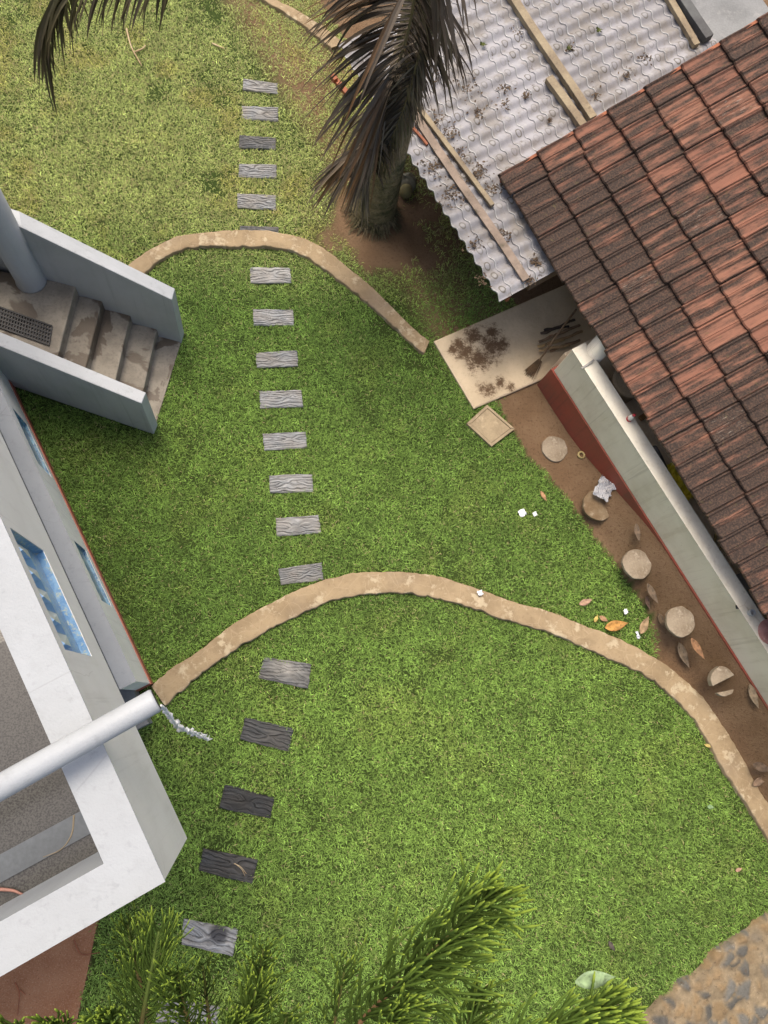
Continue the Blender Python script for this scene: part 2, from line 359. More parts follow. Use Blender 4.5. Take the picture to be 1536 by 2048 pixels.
# ------------------------------------------------------------------ stepping slabs moulded like old boards
t = NT('moulded_board'); cl = t.attr(); v = t.coord('tc'); f = t.noise(v, 9, 5, .7)
c = t.mix(t.math('MULTIPLY', t.ramp(t.noise(v, 60, 3, .7), .5, .8), .4), cl, (.05, .05, .05)); c = t.mix(t.math('MULTIPLY', t.ramp(f, .6, .75), .25), c, (.42, .37, .28))
t.bump(t.noise(t.coord('tc', (1, 5, 1)), 30, 4), .004, .6); MAT['board'] = t.done(c, .9, .2)
def stone(i, q, tone, label):
    c4 = [P(x, y, .03) for x, y in q]; nu, nv = 72, 34; mb = MB(); N1 = Noise(100 + i); r = np.random.default_rng(i)
    L = np.linalg.norm(c4[1] - c4[0]); Wd = np.linalg.norm(c4[3] - c4[0]); ku, kv = r.uniform(.35, .65), r.uniform(.35, .6)
    us = np.linspace(0, 1, nu); vs_ = np.linspace(0, 1, nv); U_, V_ = np.meshgrid(us, vs_, indexing='ij')
    du = (U_ - ku) * L / Wd; dv = V_ - kv; kr = np.exp(-(du / .35)**2 - (dv / .22)**2)
    wv = V_ * r.uniform(4.6, 8.0) + (N1.fbm(U_ * 2.6, V_ * 1.6) - .5) * 2.2 + kr * np.sign(dv + 1e-6) * 1.1 + kr * du * .8
    g = np.abs((wv + N1(U_ * 2, V_ * 3) * .3) % 1 - .5) * 2
    crack = np.clip(1 - g / .34, 0, 1) * (.35 + .65 * N1(U_ * 4 + 9, np.floor(wv) * 3.7)); fine = N1(U_ * 6, wv * 7)
    h = .03 - .015 * crack + .004 * fine; edge = np.minimum(np.minimum(U_, 1 - U_) * L, np.minimum(V_, 1 - V_) * Wd); h -= np.clip(.012 - edge, 0, 1) * .6
    ju = 1 + (N1(V_ * 6, 5.5) - .5) * .05 * np.abs(U_ - .5) * 2; jv = 1 + (N1(U_ * 6, 8.5) - .5) * .1 * np.abs(V_ - .5) * 2
    uu = .5 + (U_ - .5) * ju; v2 = .5 + (V_ - .5) * jv
    B = lambda a, b: ((c4[0][None, None] * (1 - a)[..., None] + c4[1][None, None] * a[..., None]) * (1 - b)[..., None] + (c4[3][None, None] * (1 - a)[..., None] + c4[2][None, None] * a[..., None]) * b[..., None])
    p = B(uu, v2); p[..., 2] = h + (U_ - .5) * r.uniform(-.022, .022) + (V_ - .5) * r.uniform(-.016, .016) - .004
    big = N1.fbm(U_ * 3 + 3, V_ * 2 + 5); tone = tone * .76; base = np.array([.92, 1.0, 1.06]) * tone; warm = np.array([1.08, 1.0, .88]) * tone
    col = base[None, None] * (1 - big[..., None]) + warm[None, None] * big[..., None]
    col = col * (.55 + .85 * fine[..., None]); col = col * (1 - .68 * crack[..., None])
    if i == 14: sp = np.clip(1.3 - np.hypot((U_ - .5) / .35, (V_ - .35) / .4), 0, 1) * N1.fbm(U_ * 9, V_ * 5); col = col * (1 - sp[..., None]) + np.array([.34, .33, .3]) * sp[..., None]
    if i == 18: sp = np.clip((1.3 - np.hypot((U_ - .66) / .16, (V_ - .3) / .35)) * 2, 0, 1) * .85; col = col * (1 - sp[..., None]) + np.array([.04, .04, .045]) * sp[..., None]
    ids = np.arange(nu * nv).reshape(nu, nv)
    fs = np.c_[ids[:-1, :-1].ravel(), ids[:-1, 1:].ravel(), ids[1:, 1:].ravel(), ids[1:, :-1].ravel()].tolist()
    ring = list(ids[:, 0]) + list(ids[-1, 1:]) + list(ids[::-1, -1][1:]) + list(ids[0, ::-1][1:-1]); n0 = nu * nv
    pv = p.reshape(-1, 3); low = [(pv[k][0], pv[k][1], -.03) for k in ring]; m = len(ring)
    fs += [(ring[k], n0 + k, n0 + (k + 1) % m, ring[(k + 1) % m]) for k in range(m)]
    tc = np.c_[(U_ * L).ravel() + i * 3, (V_ * Wd).ravel(), np.zeros(n0)]
    mb.add(pv.tolist() + low, fs, np.r_[col.reshape(-1, 3), np.tile(base * .25, (m, 1))], np.r_[tc, np.tile([i * 3., 0, 0], (m, 1))])
    tag(mb.build('stepping_slab', MAT['board']), label, 'stepping stone', 'wood-grain stepping slabs across the lawn')
for i, (q, tone, label) in enumerate(STONES): stone(i, q, tone, label)

# ------------------------------------------------------------------ grass
def make_grass():
    n = 1400000
    x = rng.uniform(-4.6, 8.2, n); y = rng.uniform(-4.0, 11.2, n)
    px, py = proj(np.c_[x, y, np.zeros(n)]); k = (px > -130) & (px < 1670) & (py > -120) & (py < 2170)
    x, y, px, py = x[k], y[k], px[k], py[k]
    jx = x + (NZ(x * 14, y * 14) - .5) * .06 + rng.normal(0, .008, len(x)); jy = y + (NZ(x * 14 + 20, y * 14) - .5) * .06 + rng.normal(0, .008, len(x))
    keep = np.ones(len(x), bool)
    for p in polyS: keep &= ~inside(p, x + rng.normal(0, .009, len(x)), y + rng.normal(0, .009, len(x)))
    keep &= ~inside(pSLAB, x, y)
    for p in polyK: keep &= ~inside(p, x + rng.normal(0, .016, len(x)) + (NZ(x * 9, y * 9) - .5) * .05, y + rng.normal(0, .016, len(x)) + (NZ(x * 9 + 20, y * 9) - .5) * .05)
    kx = x + (NZ(x * 5, y * 5) - .5) * .16 + rng.normal(0, .02, len(x)); ky = y + (NZ(x * 5 + 20, y * 5) - .5) * .16 + rng.normal(0, .02, len(x))
    keep &= ~inside(pDIRT, kx, ky)
    for p in [pCOVER, pRED, pRUB]: keep &= ~inside(p, jx, jy)
    keep &= ~inside(HOUSE, x, y)
    # stair block and everything below the lean-to
    st = np.array([P2(361, 687), P2(313, 845), P2(306, 870), P2(-200, 700), P2(-200, 400), P2(60, 560)])
    keep &= ~inside(st, x, y)
    so_ = (x - RA[0]) * RN[0] + (y - RA[1]) * RN[1]
    ss_ = (x - RA[0]) * RE[0] + (y - RA[1]) * RE[1]
    off = so_ + .18     # distance in from the lean-to's front line, roughly
    keep &= ~((so_ > .3) & (ss_ < -.3))
    dens = np.ones(len(x))
    b = np.clip(1.3 - np.hypot((x - PALM[0] - .25) / 1.0, (y - PALM[1] + .05) / .8), 0, 1); dens -= np.clip(b * 4.2 * NZ.fbm(x * 4, y * 4) - .35, 0, 1)
    # thin strip of bare soil along the lean-to and yellow thin turf near the palm
    strip = np.clip(1 - np.abs(so_ + .75) / .45, 0, 1) * (ss_ < -.4); dens -= .55 * strip * NZ.fbm(x * 2, y * 2) * 2
    upper = ((y > 4.6) | (x > 1.2) & (y > 3.6)).astype(float); bare = NZ.fbm(x * 1.7 + 5, y * 1.7); dens -= upper * np.clip((bare - .6) * 5, 0, .8)
    dens -= (1 - upper) * np.clip((NZ.fbm(x * 2.6 + 30, y * 2.6) - .68) * 5, 0, .55)
    keep &= rng.random(len(x)) < dens
    x, y = x[keep], y[keep]; n = len(x)
    up = np.clip((y - 4.3) / 1.2, 0, 1); lowl = np.clip((.9 - y) / .9, 0, 1) * np.clip((3.8 - x) / 1.5, 0, 1)
    az = rng.uniform(0, 2 * PI, n); lean = np.radians(rng.uniform(38, 84, n))
    L = rng.uniform(.028, .055, n) * (.85 + .4 * NZ(x * 5, y * 5)); w = rng.uniform(.0040, .0072, n)
    d = np.c_[np.cos(az), np.sin(az)]; s = np.c_[-d[:, 1], d[:, 0]]
    z0 = np.zeros(n); base = np.c_[x, y, z0]
    m1 = base + np.c_[d * (L * .45 * np.sin(lean * .7))[:, None], L * .5 * np.cos(lean * .7)]
    tip = m1 + np.c_[d * (L * .6 * np.sin(lean))[:, None], L * .45 * np.cos(lean) * rng.uniform(-.2, 1, n)]
    sw = np.c_[s, rng.uniform(-.4, .4, n)] * w[:, None]
    V = np.stack([base - sw * .4, base + sw * .4, m1 - sw * .5, m1 + sw * .5, tip], 1).reshape(-1, 3)
    b5 = np.arange(n)[:, None] * 5
    me = bpy.data.meshes.new('grass'); me.vertices.add(n * 5); me.vertices.foreach_set('co', V.astype(np.float32).ravel())
    loops = np.concatenate([b5 + np.array([0, 1, 3, 2]), b5 + np.array([2, 3, 4])], 1).astype(np.int32)
    me.loops.add(n * 7); me.loops.foreach_set('vertex_index', loops.ravel())
    me.polygons.add(n * 2); stt = (np.arange(n)[:, None] * 7 + np.array([0, 4])).astype(np.int32); me.polygons.foreach_set('loop_start', stt.ravel())
    me.update(calc_edges=True)
    # leaf colour: kinds of turf, sunlight painted on the lower lawn, worn patches, dry blades
    pal = lambda *c: np.array(c)
    deep = pal(.132, .232, .048); bright = pal(.245, .385, .080); olive = pal(.42, .48, .16); straw = pal(.55, .48, .24)
    f1 = NZ.fbm(x * .8, y * .8)[:, None]; f2 = NZ.fbm(x * 2.7 + 11, y * 2.7)[:, None]; f3 = NZ.fbm(x * 9 + 3, y * 9, 2)[:, None]
    col = deep * (1 - f1) + bright * f1
    col = col * (1 - .85 * up[:, None]) + olive * .85 * up[:, None]
    col = col * (1 - .6 * lowl[:, None]) + bright * 1.05 * .6 * lowl[:, None]
    yel = np.clip((f2 - .55) * 3, 0, .55) * (.18 + .75 * up[:, None]); col = col * (1 - yel) + pal(.42, .37, .10) * yel
    col *= (.72 + .55 * f3) * np.exp(rng.normal(-.06, .36, n))[:, None]
    dry = (rng.random(n) < .022 + .12 * up + .1 * yel[:, 0])[:, None]; col = np.where(dry, straw * rng.uniform(.5, 1.1, n)[:, None], col)
    C4 = np.ones((n, 5, 4), np.float32); C4[:, :, :3] = col[:, None]
    at = me.attributes.new('Col', 'FLOAT_COLOR', 'POINT'); at.data.foreach_set('color', C4.ravel())
    t = NT('grass_blade'); c = t.attr(); t.done(c, .55, .25)
    tr = t.n('BsdfTranslucent'); t.set(tr.inputs[0], c); mx = t.n('MixShader'); mx.inputs[0].default_value = .3
    t.set(mx.inputs[1], t.b.outputs[0]); t.set(mx.inputs[2], tr.outputs[0]); t.set(t.out.inputs[0], mx.outputs[0])
    me.materials.append(t.m); o = bpy.data.objects.new('grass', me); C.objects.link(o)
    tag(o, 'short broad-leaved turf, yellow-green far off and deep green near', 'grass', kind='stuff')
make_grass()

# ------------------------------------------------------------------ white house on the left
def hbox(mb, s0, s1, o0, o1, z0, z1): mb.prism([hs(s0, o0), hs(s1, o0), hs(s1, o1), hs(s0, o1)], z0, z1)
house = empty('white_house', (*hs(2, -2), 0), 'white two-storey house with balcony, curved stair walls and blue tiled niches along the left edge', 'house')
t = NT('blue_mosaic'); v = t.coord(); f = t.noise(v, 9, 5, .7, 1.2); g = t.noise(v, 38, 4, .7)
c = t.mix(t.ramp(f, .38, .6), (.10, .245, .44), (.19, .36, .54)); c = t.mix(t.ramp(g, .52, .64), c, (.38, .43, .36)); t.bump(g, .004, .5); MAT['blue'] = t.done(c, .3, .5)
MAT['blue_plain'] = mottled('blue_tile', [(.20, .37, .66), (.28, .46, .74)], 6, .35, .002, 40, .5)
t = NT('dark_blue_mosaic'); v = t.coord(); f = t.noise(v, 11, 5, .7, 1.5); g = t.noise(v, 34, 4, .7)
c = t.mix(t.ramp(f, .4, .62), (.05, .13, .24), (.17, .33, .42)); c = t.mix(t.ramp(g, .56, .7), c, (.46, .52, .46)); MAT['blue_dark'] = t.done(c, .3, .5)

def niche_wall(mb, s0, s1, of, th, z0, z1, holes, d=.055):
    """wall whose outer face lies at offset `of`, with rectangular recesses (sa, sb, za, zb)"""
    holes = sorted(holes); cur = s0
    hbox(mb, s0, s1, of - th, of - d, z0, z1)
    for a, b, za, zb in holes:
        hbox(mb, cur, a, of - d, of, z0, z1); hbox(mb, a, b, of - d, of, z0, za); hbox(mb, a, b, of - d, of, zb, z1); cur = b
    hbox(mb, cur, s1, of - d, of, z0, z1)
def niche_panel(par, a, b, za, zb, of, m, relief, d=.055):
    q = lambda s_, o, z: (*hs(s_, o), z)
    fr = MB(); e = .004; c4 = [(a + e, za + e), (b - e, za + e), (b - e, zb - e), (a + e, zb - e)]      # tiled lining of the recess
    vs = [q(s_, of - .003, z) for s_, z in c4] + [q(s_, of - d + .012, z) for s_, z in c4]
    fr.add(vs, [(k, 4 + k, 4 + (k + 1) % 4, (k + 1) % 4) for k in range(4)])
    ni = fr.build('niche', MAT['blue'] if relief else m, par)
    p = MB(); hbox(p, a + .002, b - .002, of - d + .001, of - d + .012, za + .002, zb - .002); p.build('tile_panel', m, ni)
    n = 5; w = (b - a - .02) / n; zm = za + (zb - za) * (.30 if relief else .4); bk = of - d + .012
    for k in range(n):                                                # a row of wedge-shaped tiles over the flat band
        x0 = a + .01 + k * w; x1 = x0 + w * .97; f = MB(); o1 = bk + d * (.78 if relief else .5)
        vs = [q(x0, bk, zm), q(x1, bk, zm), q(x1, bk, zb - .01), q(x0, bk, zb - .01), q(x0 + w * .2, o1, zb - .06), q(x0 + w * .35, bk + d * .25, zm + .14 * (zb - za))]
        for fc, cc in (((0, 1, 5), (.46, .50, .47)), ((1, 2, 4, 5), (.60, .63, .58)), ((2, 3, 4), (.36, .58, .86)), ((3, 0, 5, 4), (.17, .37, .74))):
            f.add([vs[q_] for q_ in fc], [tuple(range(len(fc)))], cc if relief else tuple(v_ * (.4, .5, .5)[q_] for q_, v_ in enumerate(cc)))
        f.build('wedge_tile', MAT['wedge'], ni)

t = NT('glazed_wedge'); MAT['wedge'] = t.done(t.mix(.3, t.attr(), t.mix(t.noise(t.coord(), 25, 4), (.1, .1, .1), (.9, .9, .9)), 'OVERLAY'), .35, .5)
BO = -.702
mb = MB(); niche_wall(mb, -.49, 6.2, BO, .185, 3.2, 4.275, [(.635, 1.29, 3.56, 4.16)])
par = mb.build('balcony_parapet', MAT['paint_cream_lit'], house)
mb = MB(); hbox(mb, -.49, -.305, -5.2, BO - .185, 3.2, 4.275); mb.build('end_wall', MAT['paint'], par)  # darker paint than the long wall, its shade put into the colour
cp = MB(); hbox(cp, -.494, 6.2, BO - .19, BO + .004, 4.275, 4.282); hbox(cp, -.494, -.30, -5.2, BO - .19, 4.275, 4.282); cp.build('parapet_top', MAT['paint'], par)
niche_panel(par, .635, 1.29, 3.56, 4.16, BO, MAT['blue'], True)
t = NT('wet_terrazzo'); v = t.coord(); f = t.noise(v, 1.15, 3, .5, .4); g = t.noise(v, 95, 3, .75); wet = t.ramp(f, .42, .455)
dry = t.mix(t.ramp(g, .42, .62), (.22, .205, .175), (.10, .09, .078)); wt = t.mix(t.ramp(g, .42, .62), (.075, .072, .065), (.036, .035, .032))
t.bump(g, .001, .2); MAT['terrazzo'] = t.done(t.mix(wet, dry, wt), t.math('SUBTRACT', .55, t.math('MULTIPLY', wet, .4)), .5)
fl = MB(); hbox(fl, -.305, 6.2, -5.2, BO - .185, 3.205, 3.36); fl.build('balcony_floor', MAT['terrazzo'], house)
bd = MB(); hbox(bd, -.20, -.07, -5.2, BO - .19, 3.36, 3.372); bd.build('floor_strip', mottled('blue_grey_strip', [(.115, .128, .142), (.09, .10, .11)], 3, .5, .003, 40), house)  # thin raised blue-grey strip beside the end wall
VO = -.868
mb = MB(); niche_wall(mb, .64, 6.2, VO, .14, .17, 1.025, [(1.445, 2.06, .33, .82), (2.87, 3.48, .32, .8)], .04); vw = mb.build('veranda_wall', MAT['paint_cream_lit'], house)
cp = MB(); hbox(cp, .637, 6.2, VO - .143, VO + .003, 1.025, 1.032); cp.build('wall_top', MAT['paint'], vw)
niche_panel(vw, 1.445, 2.06, .33, .82, VO, MAT['blue_dark'], False, .04); niche_panel(vw, 2.87, 3.48, .32, .8, VO, MAT['blue_dark'], False, .04)
mb = MB(); hbox(mb, .632, 6.2, VO - .145, VO + .012, -.05, .17); mb.build('plinth', MAT['plinth_left'], vw)
mb = MB(); hbox(mb, .3, 6.2, -5.2, VO - .145, -.05, .3); mb.build('veranda_floor', MAT['grey_concrete'], house)
mb = MB(); hbox(mb, .9, 6.2, -5.3, -3.2, .3, 3.2); mb.build('house_wall', MAT['paint_cream_lit'], house)
mb = MB(); a = P(312, 1400, 4.42); b = P(-60, 1608, 4.46); dr = unit(b - a); b2 = a + dr * 2.4
ring = [(0, .052), (.012, .055), (.02, .054), (2.4, .054)]; mb.tube([a + dr * q for q, _ in ring], [r for _, r in ring], 28)
pipe = mb.build('drain_pipe', MAT['paint_pipe'], house, smooth=False)
for p_ in pipe.data.polygons: p_.use_smooth = len(p_.vertices) == 4
mb = MB(); mb.tube([a - dr * .001, a - dr * .002], [.043, .043], 24); mb.build('pipe_mouth', MAT['dark_plastic'], pipe)

# stair between two sloping walls
t = NT('damp_cement'); v = t.coord(); f = t.noise(v, 2.3, 4, .55, .6); g = t.noise(v, 40, 4, .7); w_ = t.ramp(f, .52, .56)
c = t.mix(t.ramp(t.noise(v, 5, 5), .35, .65), (.30, .27, .22), (.22, .195, .16)); c = t.mix(t.math('MULTIPLY', t.ramp(g, .5, .7), .4), c, (.14, .12, .1)); c = t.mix(t.math('MULTIPLY', w_, .8), c, (.085, .062, .042))
t.bump(g, .006, .6); MAT['cement'] = t.done(c, t.math('SUBTRACT', .85, t.math('MULTIPLY', w_, .35)), .3)
ua, ub = P(344, 600, .95), P(350, 577, .95); va, vb = P(43, 455, 1.55), P(38, 422, 1.55)
la, lb = P(283, 807, .88), P(292, 785, .88); ma, mbk = P(-51, 672, 1.16), P(-56, 640, 1.17)
stair = MB()
edge = unit(np.array([-.115, -.707])); nrm = np.array([.987, -.16])
fronts = [(np.array([-1.842, 4.069]), .67), (np.array([-1.618, 4.007]), .505), (np.array([-1.36, 3.945]), .345), (np.array([-1.11, 3.875]), .185)]
for k, (p0, z) in enumerate(fronts):
    f0 = p0 - edge * .04; wl = lb[:2] - ma[:2]; kk = np.linalg.solve(np.c_[edge, -wl], ma[:2] + np.array([.02, .06]) - p0); f1 = p0 + edge * kk[0]; back = 2.4 if k == 0 else .35
    stair.prism([f0, f1, f1 - nrm * back, f0 - nrm * back], -.05, z)
so2 = stair.build('steps', MAT['cement'], house, bevel=.012)
mb = MB(); mb.prism([P2(361, 686, .02), P2(313, 843, .02), P2(240, 800, .02), P2(300, 640, .02)], -.05, .022); mb.build('bottom_landing', MAT['cement'], house)
def slope_wall(q, name):   # q: inner front, outer front, outer back, inner back as xyz of the top
    zb = (q[2][2] + q[3][2]) / 2; zf = (q[0][2] + q[1][2]) / 2; sec = []
    for k, (i_, o_) in enumerate(((q[0], q[1]), (q[3], q[2]), (q[3] + (q[3] - q[0]) * .9, q[2] + (q[2] - q[1]) * .9))):
        z = (zf, zb, zb + .05)[k]; sec.append([(i_[0], i_[1], -.05), (i_[0], i_[1], z), (o_[0], o_[1], z), (o_[0], o_[1], -.05)])
    m = MB(); m.add([p for c in sec for p in c], [(k * 4 + i, k * 4 + (i + 1) % 4, k * 4 + 4 + (i + 1) % 4, k * 4 + 4 + i) for k in (0, 1) for i in range(4)] + [(3, 2, 1, 0), (8, 9, 10, 11)])
    return m.build(name, MAT['paint_stair'], house, bevel=.008)
slope_wall([ua, ub, vb, va], 'stair_wall'); slope_wall([lb, la, ma, mbk], 'stair_wall')
cb = P(62, 560, .67); mb = MB(); mb.lathe((cb[0], cb[1], .67), [(.15, 0), (.145, .02), (.138, .05), (.138, 3.4)], 32); cl_ = mb.build('column', MAT['paint_pipe'], house)
for p_ in cl_.data.polygons: p_.use_smooth = len(p_.vertices) == 4

# ------------------------------------------------------------------ tiled house on the right
rh = empty('tiled_house', (*rs(2, 1.5), 0), 'house with a weathered terracotta tile roof and low cream veranda wall on the right', 'house')
def rbox(mb, s0, s1, o0, o1, z0, z1): mb.prism([rs(s0, o0), rs(s1, o0), rs(s1, o1), rs(s0, o1)], z0, z1)
mb = MB(); rbox(mb, 0, 8, 0, .17, .45, .98); vw2 = mb.build('veranda_wall', MAT['wall_right'], rh, bevel=.01)
mb = MB(); rbox(mb, -.003, 8, -.003, .173, .98, .987); mb.build('wall_top', MAT['top_tone_right'], vw2)
mb = MB(); rbox(mb, -.03, 8, -.015, .165, -.05, .45); mb.build('plinth', MAT['red_paint'], vw2)
mb = MB(); rbox(mb, -.1, 8, .17, 1.9, -.05, .55); mb.build('veranda_floor', mottled('veranda_floor', [(.80, .68, .50), (.68, .56, .41), (.85, .75, .6)], 3, .8, .005, 50), rh)
mb = MB(); rbox(mb, -1.4, 8, 1.9, 2.1, -.05, 1.85); rbox(mb, -1.4, -1.2, 2.1, 6, -.05, 1.85); mb.build('house_wall', MAT['wall_right'], rh)
for s_ in (.13, 5.4):
    mb = MB(); c0 = rs(s_, .24); mb.lathe((c0[0], c0[1], .555), [(.115, 0), (.11, .01), (.11, .74)], 28); k_ = mb.build('veranda_column', MAT['wall_right'], rh)
    for p_ in k_.data.polygons: p_.use_smooth = len(p_.vertices) == 4
mb = MB(); c0 = P(1499, 1226, .98); mb.lathe((c0[0], c0[1], .975), [(.032, 0), (.032, .06), (.026, .06), (.024, .02)], 18); mb.build('pipe_stub', MAT['paint_pipe'], rh)
mb = MB(); a = P(1190, 716, 1.05); mb.beam(P(1163, 737, .99), P(1188, 720, 1.02), .018, .014); mb.build('wall_hook', MAT['metal'], rh)
mb = MB(); c0 = P(1476, 1214, .985); mb.prism([c0[:2] + q for q in np.array([(-.02, -.018), (.02, -.018), (.02, .018), (-.02, .018)])], .975, .985); mb.build('vent_block', MAT['dark_plastic'], rh)

ZE, PITCH = 1.28, math.radians(21)
E0 = P(1000, 352, ZE); E1 = P(1450, 1098, ZE); ed = unit(E1 - E0); en = np.array([-ed[1], ed[0], 0])
if en[0] < 0: en = -en
gu = en * math.cos(PITCH) + np.array([0, 0, 1]) * math.sin(PITCH); gn = np.cross(ed, gu)
if gn[2] < 0: gn = -gn
def rp(x, y, z): return E0 + ed * x + gu * y + gn * z
def roof_tiles():
    TW, TL = .271, .413; nu = 38; nc = 14
    prof = [(0, .002), (.03, .016), (.075, .020), (.115, .010), (.14, .004), (.20, .003), (.40, .004), (.44, .012), (.47, .015), (.50, .008), (.53, .015), (.57, .012), (.61, .004), (.82, .003), (.87, .008), (.92, .020), (.965, .024), (1.0, .014)]
    mb = MB(); r = np.random.default_rng(5)
    for j in range(nc):
        for i in range(0, nu):
            x0 = i * TW + r.normal(0, .003); y0 = j * TL + r.normal(0, .010); jit = r.normal(0, .12); lift = r.normal(0, .003); tw = r.normal(0, .006)
            if j == 0: y0 -= .01
            lich = np.clip(.62 + 1.1 * (NZ.fbm(i * .22 + 2, j * .33 + 1) - .5) + r.normal(0, .11), 0, 1)
            # less dark cover round one upper patch, more on the lowest courses
            lich = np.clip(lich - (.17 * math.exp(-((i - 4) / 4.5)**2 - ((j - 5) / 1.8)**2)) + (.12 if j < 3 else 0), .05, 1)
            whi = .75 if r.random() < .04 else (r.random() * .55); hue = .3 + .4 * r.random(); vs = []; col = []; tcs = []
            nl = 5
            for a in range(nl):
                yy = [0, .012, .12, .25, TL + .06][a]; zz = [.040, .050, .044, .030, .002][a]
                for u, h in prof:
                    sc = [.55, .9, 1, 1, 1][a]
                    vs.append(rp(x0 + u * TW * .995 + tw * yy, y0 + yy + (NZ(u * 9 + i * 3, j) - .5) * .012 * (a < 2), zz + h * sc + lift)); col.append((lich, hue, whi)); tcs.append((i * TW + u * TW, j * TL * 1.12 + yy + jit, .03 * jit))
            m = len(prof)
            fs = [(a * m + k, a * m + k + 1, (a + 1) * m + k + 1, (a + 1) * m + k) for a in range(nl - 1) for k in range(m - 1)]
            b0 = len(vs)
            for u, h in prof:                                          # front lip, coloured darkest for the shade under each course
                vs.append(rp(x0 + u * TW * .995, y0 + .004, -.004)); col.append((1, hue, 0)); tcs.append((i * TW + u * TW, j * TL * 1.12, 0))
            fs += [(k, b0 + k, b0 + k + 1, k + 1) for k in range(m - 1)]
            mb.add(vs, fs, col, tcs)
    t = NT('clay_tile'); cs = t.sep(t.attr()); v = t.coord('tc'); st = t.coord('tc', (9, 1.6, 1)); st2 = t.coord('tc', (26, 3.5, 1))
    f = t.noise(t.coord('tc', (10, 1.3, 1)), 1.3, 9, .68); g = t.noise(st2, 2.0, 5, .7); b_ = t.noise(v, 9, 6, .72); sp = t.noise(v, 55, 3, .7)
    clay = t.mix(cs[1], (.185, .075, .048), (.265, .128, .08)); clay = t.mix(t.math('MULTIPLY', t.ramp(g, .45, .75), .5), clay, (.17, .065, .045))
    dark = t.mix(t.ramp(sp, .4, .65), (.028, .019, .015), (.075, .046, .032))
    k = t.math('ADD', t.math('MULTIPLY', f, 1.05), t.math('MULTIPLY', b_, .2)); k = t.math('ADD', k, t.math('MULTIPLY', cs[0], .34))
    c = t.mix(t.ramp(k, .62, .88), clay, dark)
    c = t.mix(t.math('MULTIPLY', t.ramp(t.noise(v, 14, 4, .6), .62, .7), .35), c, (.10, .085, .03))
    wh = t.ramp(t.math('ADD', t.math('MULTIPLY', t.noise(st2, 3.1, 5, .75), .7), t.math('MULTIPLY', cs[2], .32)), .62, .74); c = t.mix(t.math('MULTIPLY', wh, .55), c, (.40, .35, .29))
    t.bump(t.math('ADD', t.math('MULTIPLY', b_, .5), t.math('MULTIPLY', g, .5)), .008, .6)
    return mb.build('tile_roof', t.done(c, .8, .3), rh)
tr = roof_tiles()
mb = MB()                                                              # unseen deck added under the tiles to stop light leaking through
q = [rp(.05, .06, -.03), rp(8.6, .06, -.03), rp(8.6, 5.2, -.03), rp(.05, 5.2, -.03)]; q2 = [p - gn * .05 for p in q]
mb.add(q + q2, [(0, 1, 2, 3), (7, 6, 5, 4), (0, 4, 5, 1), (1, 5, 6, 2), (2, 6, 7, 3), (3, 7, 4, 0)]); mb.build('light_stop_deck', MAT['timber_grey'], tr)
mb = MB(); mb.beam(rp(.02, -.01, -.03), rp(.02, 5.2, -.03), .03, .13); mb.build('verge_board', MAT['red_timber'], tr)

